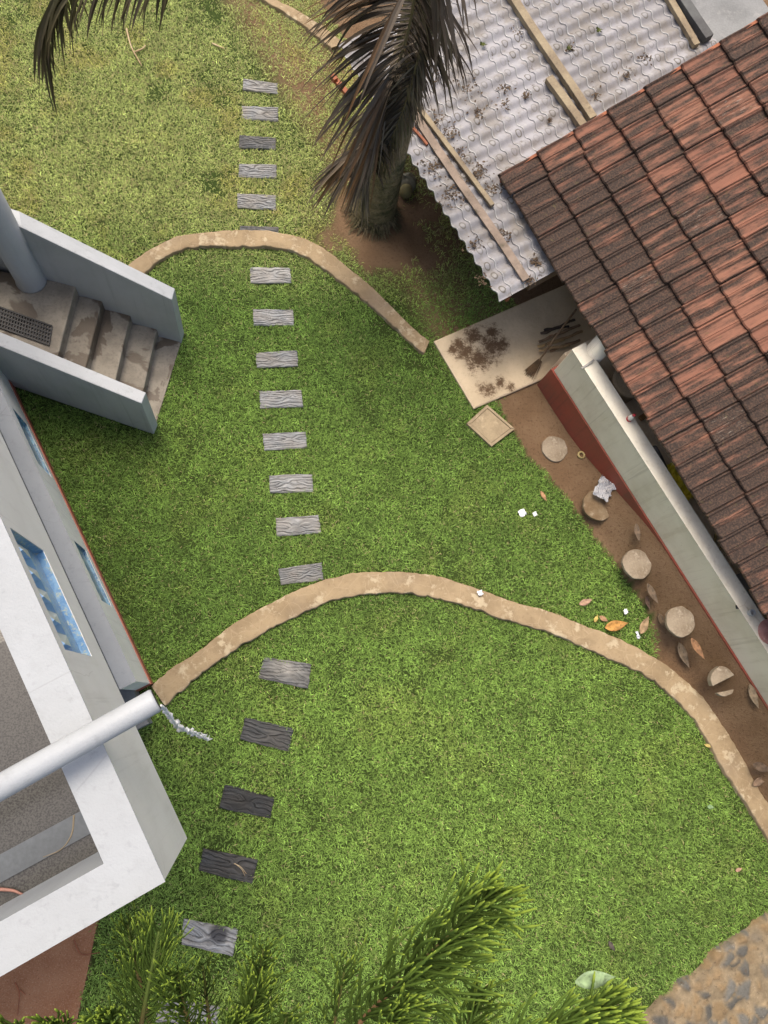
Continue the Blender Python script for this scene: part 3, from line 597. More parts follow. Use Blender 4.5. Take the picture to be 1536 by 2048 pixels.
# ------------------------------------------------------------------ lean-to with a corrugated sheet roof
lean = empty('lean_to_shed', (*P2(1050, 300, 0), 0), 'low lean-to with a pale corrugated sheet roof between palm and tiled roof', 'shed')
LZ = 1.08; L0 = P(1000, 602, LZ); L1 = P(790, 270, LZ); ld = unit(L1 - L0); ln = np.array([ld[1], -ld[0], 0])
if ln[0] < 0: ln = -ln
LP = math.radians(10); lu = ln * math.cos(LP) + np.array([0, 0, 1]) * math.sin(LP); lnn = np.cross(lu, ld)
if lnn[2] < 0: lnn = -lnn
def lp(x, y, z): return L0 + ld * x + lu * y + lnn * z
WAVE, STEP = .162, .150
NW = int(np.linalg.norm(P(664, 74, LZ) - L0) / WAVE); LEN = NW * WAVE
def sheet():
    nw, ns = NW, 24; x = np.arange(nw * 10 + 1) / 10; mb = MB(); rows = []; tcs = []
    for j in range(ns):
        for fy, dz in ((0, -.002), (.03, .010), (.35, .009), (.7, .006), (.99, 0)):
            y = (j + fy) * STEP
            for q in x:
                off = .5 * (0)
                h = .034 * (math.sin(2 * PI * (q - .25)) * .5 + .5)
                rows.append(lp(q * WAVE, y + (h - .012) * .5 * (fy < .1) + NZ(q * 1.3, j) * .004, h + dz - .020 + (NZ(q * .35, j * .6) - .5) * .012)); tcs.append((q, j + fy, 0))
    m = len(x); n = ns * 5
    fs = [(i * m + k, i * m + k + 1, (i + 1) * m + k + 1, (i + 1) * m + k) for i in range(n - 1) for k in range(m - 1)]
    mb.add(rows, fs, None, tcs)
    t = NT('pale_corrugated_sheet'); a = t.attr('tc', 'Vector'); xyz = t.sep(a)
    cell = t.n('TexWhiteNoise', _noise_dimensions='2D'); fl_ = t.n('VectorMath', _operation='FLOOR'); t.set(fl_.inputs[0], a); t.set(cell.inputs['Vector'], fl_.outputs[0])
    cr = t.sep(cell.outputs['Color'])
    fx = t.math('SUBTRACT', t.math('FRACT', xyz[0]), t.math('ADD', .36, t.math('MULTIPLY', cr[0], .28))); fy = t.math('SUBTRACT', t.math('FRACT', xyz[1]), t.math('ADD', .34, t.math('MULTIPLY', cr[1], .32)))
    nz = t.noise(t.coord('Object'), 22, 4, .7)
    rr = t.math('SQRT', t.math('ADD', t.math('POWER', t.math('MULTIPLY', fx, 3.3), 2), t.math('POWER', t.math('MULTIPLY', fy, 4.2), 2))); rr = t.math('ADD', rr, t.math('MULTIPLY', t.math('SUBTRACT', nz, .5), .5))
    ring_ = t.math('MULTIPLY', t.ramp(rr, .55, .78), t.math('SUBTRACT', 1, t.ramp(rr, .8, 1.05)))
    v = t.coord(); big = t.noise(v, 1.3, 5); c = t.mix(t.ramp(big, .35, .65), (.31, .305, .32), (.225, .218, .222))
    dirt = t.noise(v, 3.5, 6, .7); c = t.mix(t.math('MULTIPLY', t.ramp(dirt, .43, .64), .7), c, (.19, .17, .145))
    c = t.mix(t.math('MULTIPLY', ring_, t.math('MULTIPLY', t.ramp(cr[1], .3, .45), t.math('ADD', .15, cr[2]))), c, (.115, .105, .085))
    ins = t.math('MULTIPLY', t.math('SUBTRACT', 1, t.ramp(rr, .4, .65)), t.math('MULTIPLY', cr[0], .2)); c = t.mix(ins, c, (.42, .42, .38))
    seam = t.math('SUBTRACT', 1, t.ramp(t.math('FRACT', xyz[1]), .04, .13)); c = t.mix(t.math('MULTIPLY', seam, t.ramp(t.noise(v, 9, 4, .7), .35, .6)), c, (.42, .42, .41))
    moss = t.math('MULTIPLY', t.ramp(t.noise(v, 8, 8, .8), .58, .68), t.ramp(t.noise(v, .9, 3), .38, .56)); c = t.mix(moss, c, (.07, .05, .035))
    t.bump(t.math('ADD', dirt, t.math('MULTIPLY', nz, .6)), .008, .5)
    return mb.build('sheet_roof', t.done(c, .75, .3), lean)
sheet()
mb = MB()
def lquad(mb, a, b, c_, d_, th):
    q = [np.array(p) for p in (a, b, c_, d_)]; q2 = [p - np.array([0, 0, th]) for p in q]
    mb.add(q + q2, [(0, 1, 2, 3), (7, 6, 5, 4), (0, 4, 5, 1), (1, 5, 6, 2), (2, 6, 7, 3), (3, 7, 4, 0)])
lquad(mb, lp(.05, .2, -.045), lp(LEN - .05, .2, -.045), lp(LEN - .05, 3.0, -.045), lp(.05, 3.0, -.045), .02); mb.build('ceiling_board', MAT['brown_wall'], lean)
mb = MB()
for a_, b_ in (((1.1, 1.35), (LEN - .3, 1.35)), ((1.1, 1.35), (1.1, 2.8))):
    p, q_ = lp(*a_, 0), lp(*b_, 0); d_ = unit((q_ - p) * [1, 1, 0]); s_ = np.array([-d_[1], d_[0], 0]) * .06
    mb.prism([(p - s_)[:2], (q_ - s_)[:2], (q_ + s_)[:2], (p + s_)[:2]], -.05, [p[2] - .08, q_[2] - .08, q_[2] - .08, p[2] - .08])
mb.build('shed_wall', MAT['brown_wall'], lean)
mb = MB(); mb.beam(lp(-.0, .12, -.09), lp(LEN - .03, .12, -.09), .035, .09); mb.build('fascia', MAT['red_timber'], lean)
mb = MB(); mb.beam(lp(.03, .38, -.10), lp(.03, 2.7, -.10), .05, .16); mb.build('rafter', MAT['brown_wall'], lean)

def on_sheet(px, py, h=.03):
    """the point of the sheet plane seen at a pixel, raised h above it"""
    r = ray(px, py); o = np.array([0, 0, H]); tt = np.dot(L0 + lnn * h - o, lnn) / np.dot(r, lnn); return o + r * tt
def bar(name, a, b, w, h, mat, label, cat, group, lift=0):
    mb = MB(); p, q_ = on_sheet(*a, .018 + h / 2 + lift), on_sheet(*b, .018 + h / 2 + lift); n = 14; d = unit(q_ - p); u = unit(np.cross(d, lnn)); vs = []
    for i in range(n):
        c_ = p + (q_ - p) * i / (n - 1) + u * (NZ(i * .2, len(label)) - .5) * .012
        for su, sn in ((-1, -1), (1, -1), (1, 1), (-1, 1)): vs.append(c_ + u * su * (w / 2 + (NZ(i * .5, su + 7) - .5) * .004) + lnn * sn * h / 2)
    fs = [(i * 4 + k, i * 4 + (k + 1) % 4, i * 4 + 4 + (k + 1) % 4, i * 4 + 4 + k) for i in range(n - 1) for k in range(4)] + [(3, 2, 1, 0), (4 * n - 4, 4 * n - 3, 4 * n - 2, 4 * n - 1)]
    mb.add(vs, fs); return tag(mb.build(name, mat, bevel=.004), label, cat, group)
GB = 'timbers lying on the sheet roof'
bar('timber_beam', (1000, -40), (1186, 238), .085, .075, MAT['timber'], 'long straw-coloured squared beam across the middle of the sheet roof', 'beam', GB)
bar('timber_beam', (1097, 157), (1166, 252), .085, .075, MAT['timber'], 'short squared timber with a broken top end beside the long beam', 'beam', GB)
bar('timber_beam', (1322, -30), (1393, 92), .07, .06, MAT['timber'], 'narrow pale beam near the top edge of the sheet roof', 'beam', GB)
bar('timber_beam', (1348, -25), (1417, 78),   .10, .09, mottled('dark_grey_timber', [(.12, .125, .12), (.08, .08, .08)], 4, .85, .004, 30), 'dark grey squared beam at the far end of the sheet roof', 'beam', GB)
bar('wooden_plank', (806, 196), (1053, 560), .085, .03, MAT['timber_grey'], 'long brown plank running along the sheet roof down to its corner', 'plank', GB)
bar('wooden_pole', (826, 200), (985, 412), .05, .05, MAT['timber'], 'rough mossy pole lying beside the long brown plank', 'pole', GB)
bar('wooden_batten', (803, 228), (855, 290), .028, .03, MAT['red_timber'], 'short reddish batten at the eave beside the long plank', 'batten', GB)
MAT['litter'] = mottled('roof_litter', [(.06, .042, .03), (.11, .075, .045), (.16, .12, .07)], 12, .95, .004, 60)
mb = MB(); r = np.random.default_rng(11)
spots = [(870, 330, 40, 16), (905, 385, 40, 18), (945, 355, 30, 14), (960, 340, 30, 14), (985, 375, 30, 12), (935, 180, 35, 9), (955, 225, 30, 9), (1010, 175, 20, 6), (900, 265, 30, 10), (875, 235, 25, 8), (1070, 520, 20, 12), (1060, 560, 20, 8), (950, 490, 25, 8), (1008, 470, 20, 8), (1005, 210, 30, 6), (920, 310, 35, 12), (1050, 190, 15, 7), (1290, 115, 20, 5), (1250, 150, 20, 5), (1190, 190, 20, 4), (965, 560, 20, 6), (880, 150, 40, 5), (1100, 240, 10, 4), (1030, 60, 20, 3), (1140, 95, 15, 5)]
for cx, cy, sp, n in spots:
    for k in range(n * 5):
        p = on_sheet(cx + r.normal(0, sp * .35), cy + r.normal(0, sp * .3), .012 + abs(r.normal(0, .008))); a = r.uniform(0, 6.28); l = r.uniform(.008, .022); d = ld * math.cos(a) + lu * math.sin(a); u = np.cross(d, lnn); t_ = lnn * r.uniform(-.008, .014)
        mb.add([p - d * l, p - u * l * .5 + t_, p + d * l + t_ * .5, p + u * l * .5 + t_], [(0, 1, 2, 3)])
tag(mb.build('roof_litter', MAT['litter']), 'dark clumps of rotted leaves and moss scattered on the sheet roof', 'leaf litter', kind='stuff')
for (px, py, s_), lab in zip([(967, 90, .05), (1198, 62, .055), (1139, 98, .045)], ['small green weed tuft on the sheet roof left of the long beam', 'small green weed tuft on the sheet roof nearest the top edge', 'small yellowish weed tuft just right of the long straw-coloured beam']):
    mb = MB(); p = on_sheet(px, py, .015)
    for k in range(26):
        a = r.uniform(0, 6.28); d = ld * math.cos(a) + lu * math.sin(a); u = np.cross(d, lnn); l = s_ * r.uniform(.5, 1); mb.add([p - u * .006, p + u * .006, p + d * l * .6 + lnn * l * .6 + u * .005, p + d * l + lnn * l * .4], [(0, 1, 2, 3)])
    tag(mb.build('weed_tuft', colour('weed_green', (.13, .15, .035))), lab, 'plant', 'weed tufts on the sheet roof')

# paved yard beyond the lean-to
mb = MB(); mb.prism([lp(-2, 3.7, 0)[:2], lp(6, 3.7, 0)[:2], lp(6, 6, 0)[:2], lp(-2, 6, 0)[:2]], -.05, .6); tag(mb.build('concrete_terrace', MAT['grey_concrete']), 'flat grey concrete terrace beyond the top edge of the sheet roof', 'terrace')

# ------------------------------------------------------------------ slab, drain cover, discs, red path, rubble wall
t = NT('stained_slab'); v = t.coord('tc'); f = t.noise(v, 3, 6); g = t.noise(v, 26, 6, .75)
c = t.mix(t.ramp(f, .35, .65), (.56, .455, .315), (.47, .38, .26)); c = t.mix(t.math('MULTIPLY', t.ramp(g, .5, .7), .35), c, (.36, .28, .185))
m1 = t.sep(t.attr())[0]; k = t.math('ADD', t.math('MULTIPLY', m1, .42), t.math('MULTIPLY', t.noise(v, 11, 9, .85), .95)); c = t.mix(t.ramp(k, .67, .84), c, (.105, .066, .038))
t.bump(t.math('ADD', g, t.math('MULTIPLY', t.ramp(k, .62, .74), .5)), .008, .6); slabm = t.done(c, .92, .15)
mb = MB(); r = np.random.default_rng(2)
gxs = np.linspace(0, 1, 60); c4 = [P(868, 682, .045), P(1185, 545, .045), P(1262, 682, .045), P(948, 817, .045)]
stains = [(930, 705, 26), (945, 672, 30), (985, 690, 34), (960, 720, 34), (918, 690, 18), (975, 780, 22), (1000, 765, 14), (1020, 775, 14), (1005, 685, 18), (985, 665, 20), (905, 700, 14)]
vs, col, tc = [], [], []
for u in gxs:
    for w_ in gxs:
        p = (c4[0] * (1 - u) + c4[1] * u) * (1 - w_) + (c4[3] * (1 - u) + c4[2] * u) * w_
        sm = max(max(0, 1 - np.linalg.norm(p[:2] - P2(a, b, .045)) / (s_ * 2.1 / 190)) for a, b, s_ in stains)
        vs.append((p[0], p[1], .045 + (NZ.fbm(p[0] * 5, p[1] * 5) - .5) * .008 - (.01 if min(u, 1 - u, w_, 1 - w_) < .001 else 0))); col.append((sm, 0, 0)); tc.append(p)
fs = [(i * 60 + k, (i * 60 + k + 1), (i + 1) * 60 + k + 1, (i + 1) * 60 + k) for i in range(59) for k in range(59)]
bot = [(*c_[:2], -.05) for c_ in c4]; n0 = 3600
fs = [f_[::-1] for f_ in fs]
edges = [[i * 60 for i in range(60)], [59 * 60 + k for k in range(60)], [i * 60 + 59 for i in range(59, -1, -1)], [k for k in range(59, -1, -1)]]
for e_ in range(4): fs.append(tuple(edges[e_]) + (n0 + (e_ + 1) % 4, n0 + e_))
mb.add(vs + bot, fs, col + [(0, 0, 0)] * 4, tc + bot); tag(mb.build('concrete_slab', slabm), 'sandy concrete slab with dark soil stains below the corner of the sheet roof', 'slab')
dc = empty('drain_cover', P(983, 853, 0), 'square sandy concrete drain cover half sunk in the grass below the stained slab', 'drain cover')
c4 = [P(q[0], q[1], .06) for q in COVER]; cen = sum(c4) / 4; mb = MB()
outer = [cen + (p - cen) * 1.0 for p in c4]; inner = [cen + (p - cen) * .84 for p in c4]
mb.prism([p[:2] for p in [cen + (p - cen) * .83 for p in c4]], -.05, .045); mb.build('cover_plate', MAT['cover'], dc, bevel=.006)
for k in range(4):
    m = MB(); k2 = (k + 1) % 4; m.prism([outer[k][:2], outer[k2][:2], inner[k2][:2], inner[k][:2]], -.05, .054 if k in (0, 1) else .0465); m.build('rim', MAT['cover'], dc)
GD = 'round concrete discs in the soil strip'
def disc(px, py, rp_, mat, label, broken=False):
    p = P(px, py, .03); z = float(soilz(p[0], p[1])) + (.02 if px == 1110 else 0); p = P(px, py, z + .01); rad = rp_ / F * 8.7; mb = MB(); N1 = Noise(int(px)); n = 48
    def ringpts(sc, sel=None): return [(p[0] + rad * sc * math.cos(a) * (1 + (N1(a * 3, 1) - .5) * .09), p[1] + rad * sc * math.sin(a) * (1 + (N1(a * 3, 1) - .5) * .09)) for a in (sel if sel is not None else np.linspace(0, 2 * PI, n, endpoint=False))]
    if broken:
        mb.prism(ringpts(1, np.linspace(.35, 3.55, 26)), z - .04, z + .035); mb.prism([(q[0] + .012, q[1] - .03) for q in ringpts(.92, np.linspace(3.95, 5.75, 14))], z - .04, z + .02)
    else: mb.prism(ringpts(1), z - .04, z + .008)
    tag(mb.build('concrete_disc', mat, bevel=.008), label, 'paving disc', GD)
disc(1110, 897, 27, MAT['disc'], 'round concrete disc nearest the square drain cover')
disc(1197, 1010, 31, mottled('soiled_disc', [(.15, .10, .055), (.19, .14, .085), (.28, .22, .15)], 7, .95, .008, 40), 'soil-stained dark disc beside the crumpled newspaper')
disc(1275, 1128, 29, MAT['disc'], 'clean round disc between the stained disc and the fallen leaves')
disc(1362, 1243, 29, MAT['disc'], 'round disc beside fallen brown leaves near the orange leaf')
disc(1444, 1361, 25, MAT['disc'], 'broken disc split in two pieces', True)
t = NT('red_gravel_path'); v = t.coord(); f = t.noise(v, 3, 5); g = t.noise(v, 75, 3, .75)
c = t.mix(t.ramp(f, .3, .7), (.25, .115, .06), (.33, .17, .095)); c = t.mix(t.ramp(g, .5, .72), c, (.40, .26, .17)); c = t.mix(t.ramp(t.noise(v, 90, 2), .6, .75), c, (.12, .055, .03)); t.bump(g, .01, .7)
mb = MB(); mb.prism(pRED, -.05, .016); tag(mb.build('path', t.done(c, .95, .1)), kind='structure')
# rubble wall top
def rubble():
    a = np.arange(3.4, 6.8, .02); b = np.arange(-5.2, -1.6, .02); X_, Y_ = np.meshgrid(a, b, indexing='ij')
    bl = pts([(1150, 2160)] + RUB[:6] + [(1700, 1745)], .05); dm = np.full(X_.shape, 9.)
    for k in range(len(bl) - 1):
        p0, dd = bl[k], bl[k + 1] - bl[k]; u = np.clip(((X_ - p0[0]) * dd[0] + (Y_ - p0[1]) * dd[1]) / (dd @ dd), 0, 1); dm = np.minimum(dm, np.hypot(X_ - p0[0] - u * dd[0], Y_ - p0[1] - u * dd[1]))
    m = inside(pRUB, X_, Y_); ds = np.where(m, dm, -dm) + (NZ(X_ * 8, Y_ * 8) - .5) * .06
    r = np.random.default_rng(9); n = 900; sx = r.uniform(3.4, 6.8, n); sy = r.uniform(-5.2, -1.6, n); tone = r.random(n)
    d1 = np.full(X_.shape, 9.); d2 = d1.copy(); idx = np.zeros(X_.shape, int); wx = X_ + (NZ.fbm(X_ * 9, Y_ * 9, 2) - .5) * .10; wy = Y_ + (NZ.fbm(X_ * 9 + 30, Y_ * 9, 2) - .5) * .10
    for k in range(n):
        d = np.hypot(wx - sx[k], (wy - sy[k]) * 1.2); n1 = d < d1; d2 = np.where(n1, d1, np.minimum(d2, d)); idx = np.where(n1, k, idx); d1 = np.where(n1, d, d1)
    e = np.clip((d2 - d1) / .045, 0, 1); e = e * e * (3 - 2 * e); st = e * (tone[idx] < .7)
    h = .05 + .025 * st + .03 * NZ.fbm(X_ * 10, Y_ * 10) ; up = np.clip(ds / .05 + .5, 0, 1); h = h * up - .05 * (1 - up)
    stone = np.array([.12, .115, .10]); warm = np.array([.20, .14, .075]); mort = np.array([.22, .17, .105]); tt = tone[idx][..., None]
    c = np.where(tt < .42, stone * (.55 + tt * 1.5), warm * (.5 + tt)); fl = NZ.fbm(X_ * 14, Y_ * 14)[..., None]; c = mort * (.55 + .8 * fl) * (1 - st[..., None]) + c * st[..., None]
    nxa, nya = X_.shape; ids = np.arange(nxa * nya).reshape(nxa, nya); q = np.stack([ids[:-1, :-1], ids[1:, :-1], ids[1:, 1:], ids[:-1, 1:]], -1).reshape(-1, 4)
    used = (ds > -.12).ravel(); q = q[used[q].all(1)]; new = -np.ones(nxa * nya, int); new[used] = np.arange(used.sum()); q = new[q]
    mb = MB(); mb.add(np.c_[X_.ravel()[used], Y_.ravel()[used], h.ravel()[used]].tolist(), q.tolist(), c.reshape(-1, 3)[used])
    t = NT('rubble_stone'); v = t.coord(); g = t.noise(v, 30, 6, .75); c_ = t.mix(.6, t.attr(), t.mix(g, (.02, .02, .02), (.98, .98, .98)), 'OVERLAY'); c_ = t.mix(t.math('MULTIPLY', t.ramp(t.noise(v, 17, 5, .7), .57, .66), .7), c_, (.09, .065, .04)); c_ = t.mix(t.math('MULTIPLY', t.ramp(t.noise(v, 22, 6, .8), .62, .7), .7), c_, (.5, .44, .34)); t.bump(g, .012, .8)
    return mb.build('rubble_wall', t.done(c_, .85, .3), smooth=True)
tag(rubble(), 'rough rubble stone wall top with mortar in the bottom right corner', 'wall')

# ------------------------------------------------------------------ palm
palm = empty('palm_tree', PALM, 'palm with a stout grey-green trunk and drooping brown fronds beside the sheet roof', 'tree')
t = NT('palm_bark'); v = t.coord(); z = t.sep(v)[2]; f = t.noise(v, 6, 6, .7); rg = t.noise(t.coord('Object', (1, 1, 14)), 1.6, 4, .6); g = t.noise(v, 40, 4, .7)
c = t.mix(t.ramp(f, .38, .62), (.085, .085, .04), (.25, .20, .115)); c = t.mix(t.ramp(g, .5, .7), c, (.045, .045, .022)); c = t.mix(t.math('MULTIPLY', t.ramp(rg, .5, .68), .5), c, (.24, .19, .11))
t.bump(t.math('ADD', rg, g), .02, .7); MAT['bark_palm'] = t.done(c, .9, .2)
mb = MB(); zs = np.linspace(-.05, 4.9, 240); tip_ = PALM + np.array([.05, .1, 0])
rad = np.interp(zs, [-.05, .05, .25, .6, 1.2, 2.5, 4.9], [.29, .255, .245, .22, .185, .15, .12]) + .010 * (1 - (zs / .085) % 1)
mb.tube(np.c_[PALM[0] + .02 * np.sin(zs) , PALM[1] + .02 * np.cos(zs * .8), zs], rad.tolist(), 22); mb.build('trunk', MAT['bark_palm'], palm, smooth=True)
mb = MB(); r = np.random.default_rng(4)
for k in range(260):                                                   # fringe of fine roots round the foot
    a = r.uniform(0, 6.28); q = PALM + np.array([math.cos(a), math.sin(a), 0]) * r.uniform(.24, .27); e_ = PALM + np.array([math.cos(a + r.normal(0, .1)), math.sin(a), 0]) * r.uniform(.28, .4); mb.tube([q + [0, 0, r.uniform(.04, .16)], e_ + [0, 0, 0]], [.006, .002], 4)
mb.build('root_fringe', MAT['bark_palm'], palm)
t = NT('palm_leaflet'); c = t.attr(); t.done(c, .5, .35)
trn = t.n('BsdfTranslucent'); t.set(trn.inputs[0], c); mx = t.n('MixShader'); mx.inputs[0].default_value = .15; t.set(mx.inputs[1], t.b.outputs[0]); t.set(mx.inputs[2], trn.outputs[0]); t.set(t.out.inputs[0], mx.outputs[0]); MAT['leaflet'] = t.m
def smooth_path(P_, n):
    P_ = np.array(P_, float); t0 = np.linspace(0, 1, len(P_)); tt = np.linspace(0, 1, n); out = np.stack([np.interp(tt, t0, P_[:, k]) for k in range(3)], 1)
    for _ in range(max(2, n // len(P_))): out[1:-1] = .25 * out[:-2] + .5 * out[1:-1] + .25 * out[2:]
    return out
def leaflet(mb, p, d, length, width, droop, c0, c1, rr, seg=8, down=np.array([0, 0, -1.])):
    d = unit(d); pos = p.copy(); vs, cols = [], []; st = length / seg; side = unit(np.cross(d, down + rr.normal(0, .35, 3)))
    for k in range(seg + 1):
        f_ = k / seg; w_ = width * (.35 + 1.3 * f_ if f_ < .35 else .8 * (1 - (f_ - .35) / .65)**.7 + .03)
        s_ = unit(side - d * np.dot(side, d)); nn_ = np.cross(s_, d); vs += [pos - s_ * w_ * .5, pos + nn_ * w_ * .18, pos + s_ * w_ * .5]
        cc_ = np.array(c0) * (1 - f_) + np.array(c1) * f_; cols += [cc_] * 3
        d = unit(d + down * droop * st / .1 + rr.normal(0, .035, 3)); pos = pos + d * st
    mb.add(vs, [(k * 3 + i, k * 3 + i + 1, k * 3 + i + 4, k * 3 + i + 3) for k in range(seg) for i in (0, 1)], cols)
def frond(path, n, Lf, wd, droop, cols, seed, rr0, bias=(0., 0., 0.), t0=.05, spread=(1., 1.)):
    rr = np.random.default_rng(seed); pp = smooth_path(path, 50); mb = MB()
    T = np.gradient(pp, axis=0); rad = np.linspace(rr0, .004, 50)
    m0 = MB(); m0.tube(pp, rad.tolist(), 6, [np.array((.22, .17, .10))] * 50); ra = m0.build('frond', MAT['leaflet'], palm, smooth=True)
    for k in range(n):
        f_ = t0 + (1 - t0) * (k + rr.random()) / n; i = min(49, int(f_ * 49)); p = pp[i]; tdir = unit(T[i]); sd_ = unit(np.cross(tdir, [0, 0, 1.]) + np.array([0, 0, .001])); sd_ = sd_ * (-1 if (sd_[0] if abs(sd_[0]) > .5 else sd_[1]) > 0 else 1) * (1 if k % 2 else -1)
        sp = spread[k % 2]; d = sd_ * sp * rr.uniform(.5, 1) + tdir * (.35 + .5 * f_) + np.array(bias) + np.array([0, 0, rr.uniform(-.1, .3)])
        cA, cB = cols(f_, k % 2, rr); l = Lf(f_) * rr.uniform(.75, 1.1) * (1 if k % 2 or abs(sd_[0]) < .5 else .8); leaflet(mb, p, d, l, wd * rr.uniform(.6, 1.15), droop * rr.uniform(.7, 1.3), cA, cB, rr)
    mb.build('leaflets', MAT['leaflet'], ra)
dk = np.array([.050, .042, .032]); br = np.array([.125, .095, .066]); tan = np.array([.26, .20, .135]); orr = np.array([.24, .125, .05]); gr = np.array([.15, .13, .105])
crown = PALM + np.array([0, 0, 4.6])
def c1(f_, s_, r_):
    b = dk * (1 - r_.random() * .4) + br * r_.random() * .7; e = br * r_.uniform(.6, 1.5)
    if s_ == 1 and r_.random() < .35: e = orr * r_.uniform(.5, 1)
    if r_.random() < .12: b = e = tan * r_.uniform(.4, .8)
    return b, e
frond([crown, crown + [-.1, -.5, .12], P(838, -70, 4.0), P(829, 0, 3.55), P(818, 60, 3.2), P(795, 130, 2.8), P(772, 200, 2.4), P(752, 262, 2.0), P(736, 318, 1.55)], 270, lambda f: .68 + .5 * (1 - abs(f - .4)), .05, .115, c1, 1, .022, (-.02, -.1, -.05), .20, (.75, 2.2))
def c2(f_, s_, r_):
    b = gr * r_.uniform(.6, 1.5); e = tan * r_.uniform(.7, 1.4)
    return (dk, br) if r_.random() < .25 else (b, e)
frond([crown, crown + [-.12, -.3, -.2], P(812, 110, 2.75), P(785, 180, 2.3), P(752, 240, 1.95), P(735, 290, 1.6), P(722, 345, 1.25)], 190, lambda f: .5 + .42 * f, .028, .17, c2, 2, .02, (-.3, -.35, -.15), .30, (.75, 1.0))
frond([crown, crown + [.0, -.35, -.2], P(838, 110, 3.0), P(824, 165, 2.6), P(806, 220, 2.2), P(786, 270, 1.8), P(770, 305, 1.5)], 190, lambda f: .46 + .2 * f, .026, .16, c2, 5, .018, (-.1, -.25, -.25), .34, (.7, 1.1))
def c3(f_, s_, r_):
    b = np.array([.045, .045, .02]) * r_.uniform(.7, 1.5); e = np.array([.075, .06, .028]) * r_.uniform(.6, 1.5)
    if r_.random() < .2: e = tan * .5
    return b, e
frond([crown, crown + [-.9, .1, .15], P(420, -150, 3.9), P(330, -95, 3.5), P(240, -75, 3.2), P(150, -50, 2.9), P(100, 0, 2.55), P(88, 60, 2.25)], 150, lambda f: .5 + .3 * f, .052, .22, c3, 3, .02, (0, -.25, -.15), .34, (1., .6))
# ------------------------------------------------------------------ pine reaching in from the bottom edge
trunkxy = P2(560, 2260, 0); pine = empty('pine_tree', (*trunkxy, 0), 'feathery green pine whose upswept rope-like sprays reach in along the bottom edge', 'tree')
mb = MB(); zs = np.linspace(-.05, 5.6, 24); mb.tube(np.c_[trunkxy[0] + .01 * np.sin(zs * 3), np.full(24, trunkxy[1]), zs], np.linspace(.13, .035, 24).tolist(), 14); mb.build('trunk', mottled('pine_bark', [(.16, .11, .07), (.10, .07, .05)], 8, .95, .01, 40), pine, smooth=True)
t = NT('pine_foliage'); c = t.attr(); t.done(c, .7, .15); tn = t.n('BsdfTranslucent'); t.set(tn.inputs[0], c); mx = t.n('MixShader'); mx.inputs[0].default_value = .15; t.set(mx.inputs[1], t.b.outputs[0]); t.set(mx.inputs[2], tn.outputs[0]); t.set(t.out.inputs[0], mx.outputs[0]); MAT['pine'] = t.m
def spray(base, tip, nb, Lm, seed, thick=.0085, up=.5, rows=3, bare=.0, tone=1.0, woody=.5):
    rr = np.random.default_rng(seed); base = np.array(base); tip = np.array(tip); ax = tip - base; ln_ = np.linalg.norm(ax)
    st = np.array([trunkxy[0], trunkxy[1], base[2] - .25]); mid = base + ax * .5 + np.array([0, 0, .02 * ln_])
    pp = smooth_path([st, (st + base) / 2 + [0, 0, .05], base, mid, tip], 60); i0 = 30
    w = MB(); cw = [np.array((.20, .115, .06)) * (1 - f) + np.array((.09, .13, .03)) * f for f in np.clip((np.linspace(0, 1, 60) - .5) / woody - .1, 0, 1)]
    w.tube(pp, np.linspace(.02, .006, 60).tolist(), 7, cw); br_ = w.build('branch', MAT['pine'], pine, smooth=True)
    m = MB()
    for k in range(nb):
        f_ = bare + (1 - bare) * ((k + rr.random() * .8) / nb)**.75; p = pp[i0 + min(29, int(f_ * 29.99))]; T_ = unit(ax); N_ = unit(np.array([0, 0, 1.]) - T_ * T_[2]); S_ = np.cross(T_, N_)
        row = k % rows; sg = (-1, 1, rr.choice([-1, 1]))[row]; so_ = rr.uniform(.65, 1.) if row < 2 else rr.uniform(.05, .55)
        L = Lm * (1 - .45 * f_**2.5) * rr.uniform(.6, 1.12)
        if f_ > .93: L *= .8
        d = unit(S_ * sg * so_ + T_ * rr.uniform(.35, .85) * (1 + f_ * .8) + N_ * (rr.uniform(-.2, .3) if row < 2 else .7)); n = 22; pos = p.copy(); path = [pos.copy()]; bend = 1.5 * (N_ * up * rr.uniform(.3, 1.6) + T_ * rr.uniform(.2, 1.0) - S_ * sg * rr.uniform(-.25, .25))
        for i in range(n - 1): d = unit(d + bend * (1.6 / n) + rr.normal(0, .035, 3)); pos = pos + d * L / (n - 1); path.append(pos.copy())
        th = thick * rr.uniform(.85, 1.1); rad = [th * (.75 + .35 * (i % 2)) * (1 if i < n - 4 else (1.0, .92, .75, .4)[i - n + 4]) for i in range(n)]
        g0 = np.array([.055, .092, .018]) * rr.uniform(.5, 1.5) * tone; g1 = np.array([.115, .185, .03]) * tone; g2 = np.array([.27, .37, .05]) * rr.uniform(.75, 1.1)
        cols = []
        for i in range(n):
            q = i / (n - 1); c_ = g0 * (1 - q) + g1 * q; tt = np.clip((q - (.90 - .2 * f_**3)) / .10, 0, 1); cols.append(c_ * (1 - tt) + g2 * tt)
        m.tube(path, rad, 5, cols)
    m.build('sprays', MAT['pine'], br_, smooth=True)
Z = 4.25
spray(P(690, 2070, Z - .35), P(975, 1790, Z), 180, .47, 1, 0.0071, .55, 3)
spray(P(640, 2190, Z - .6), P(690, 1935, Z - .4), 45, .36, 2, 0.0049, .5, 3)
spray(P(700, 2170, Z - .2), P(812, 2005, Z), 121, .28, 3, 0.0052, .6, 3, tone=1.2)
spray(P(275, 2090, Z - .1), P(318, 1862, Z + .1), 135, .30, 4, 0.0032, .25, 2, tone=.85, woody=.2)
spray(P(300, 2050, Z - .4), P(255, 1850, Z - .2), 86, .25, 5, 0.0030, .3, 3, tone=.7)
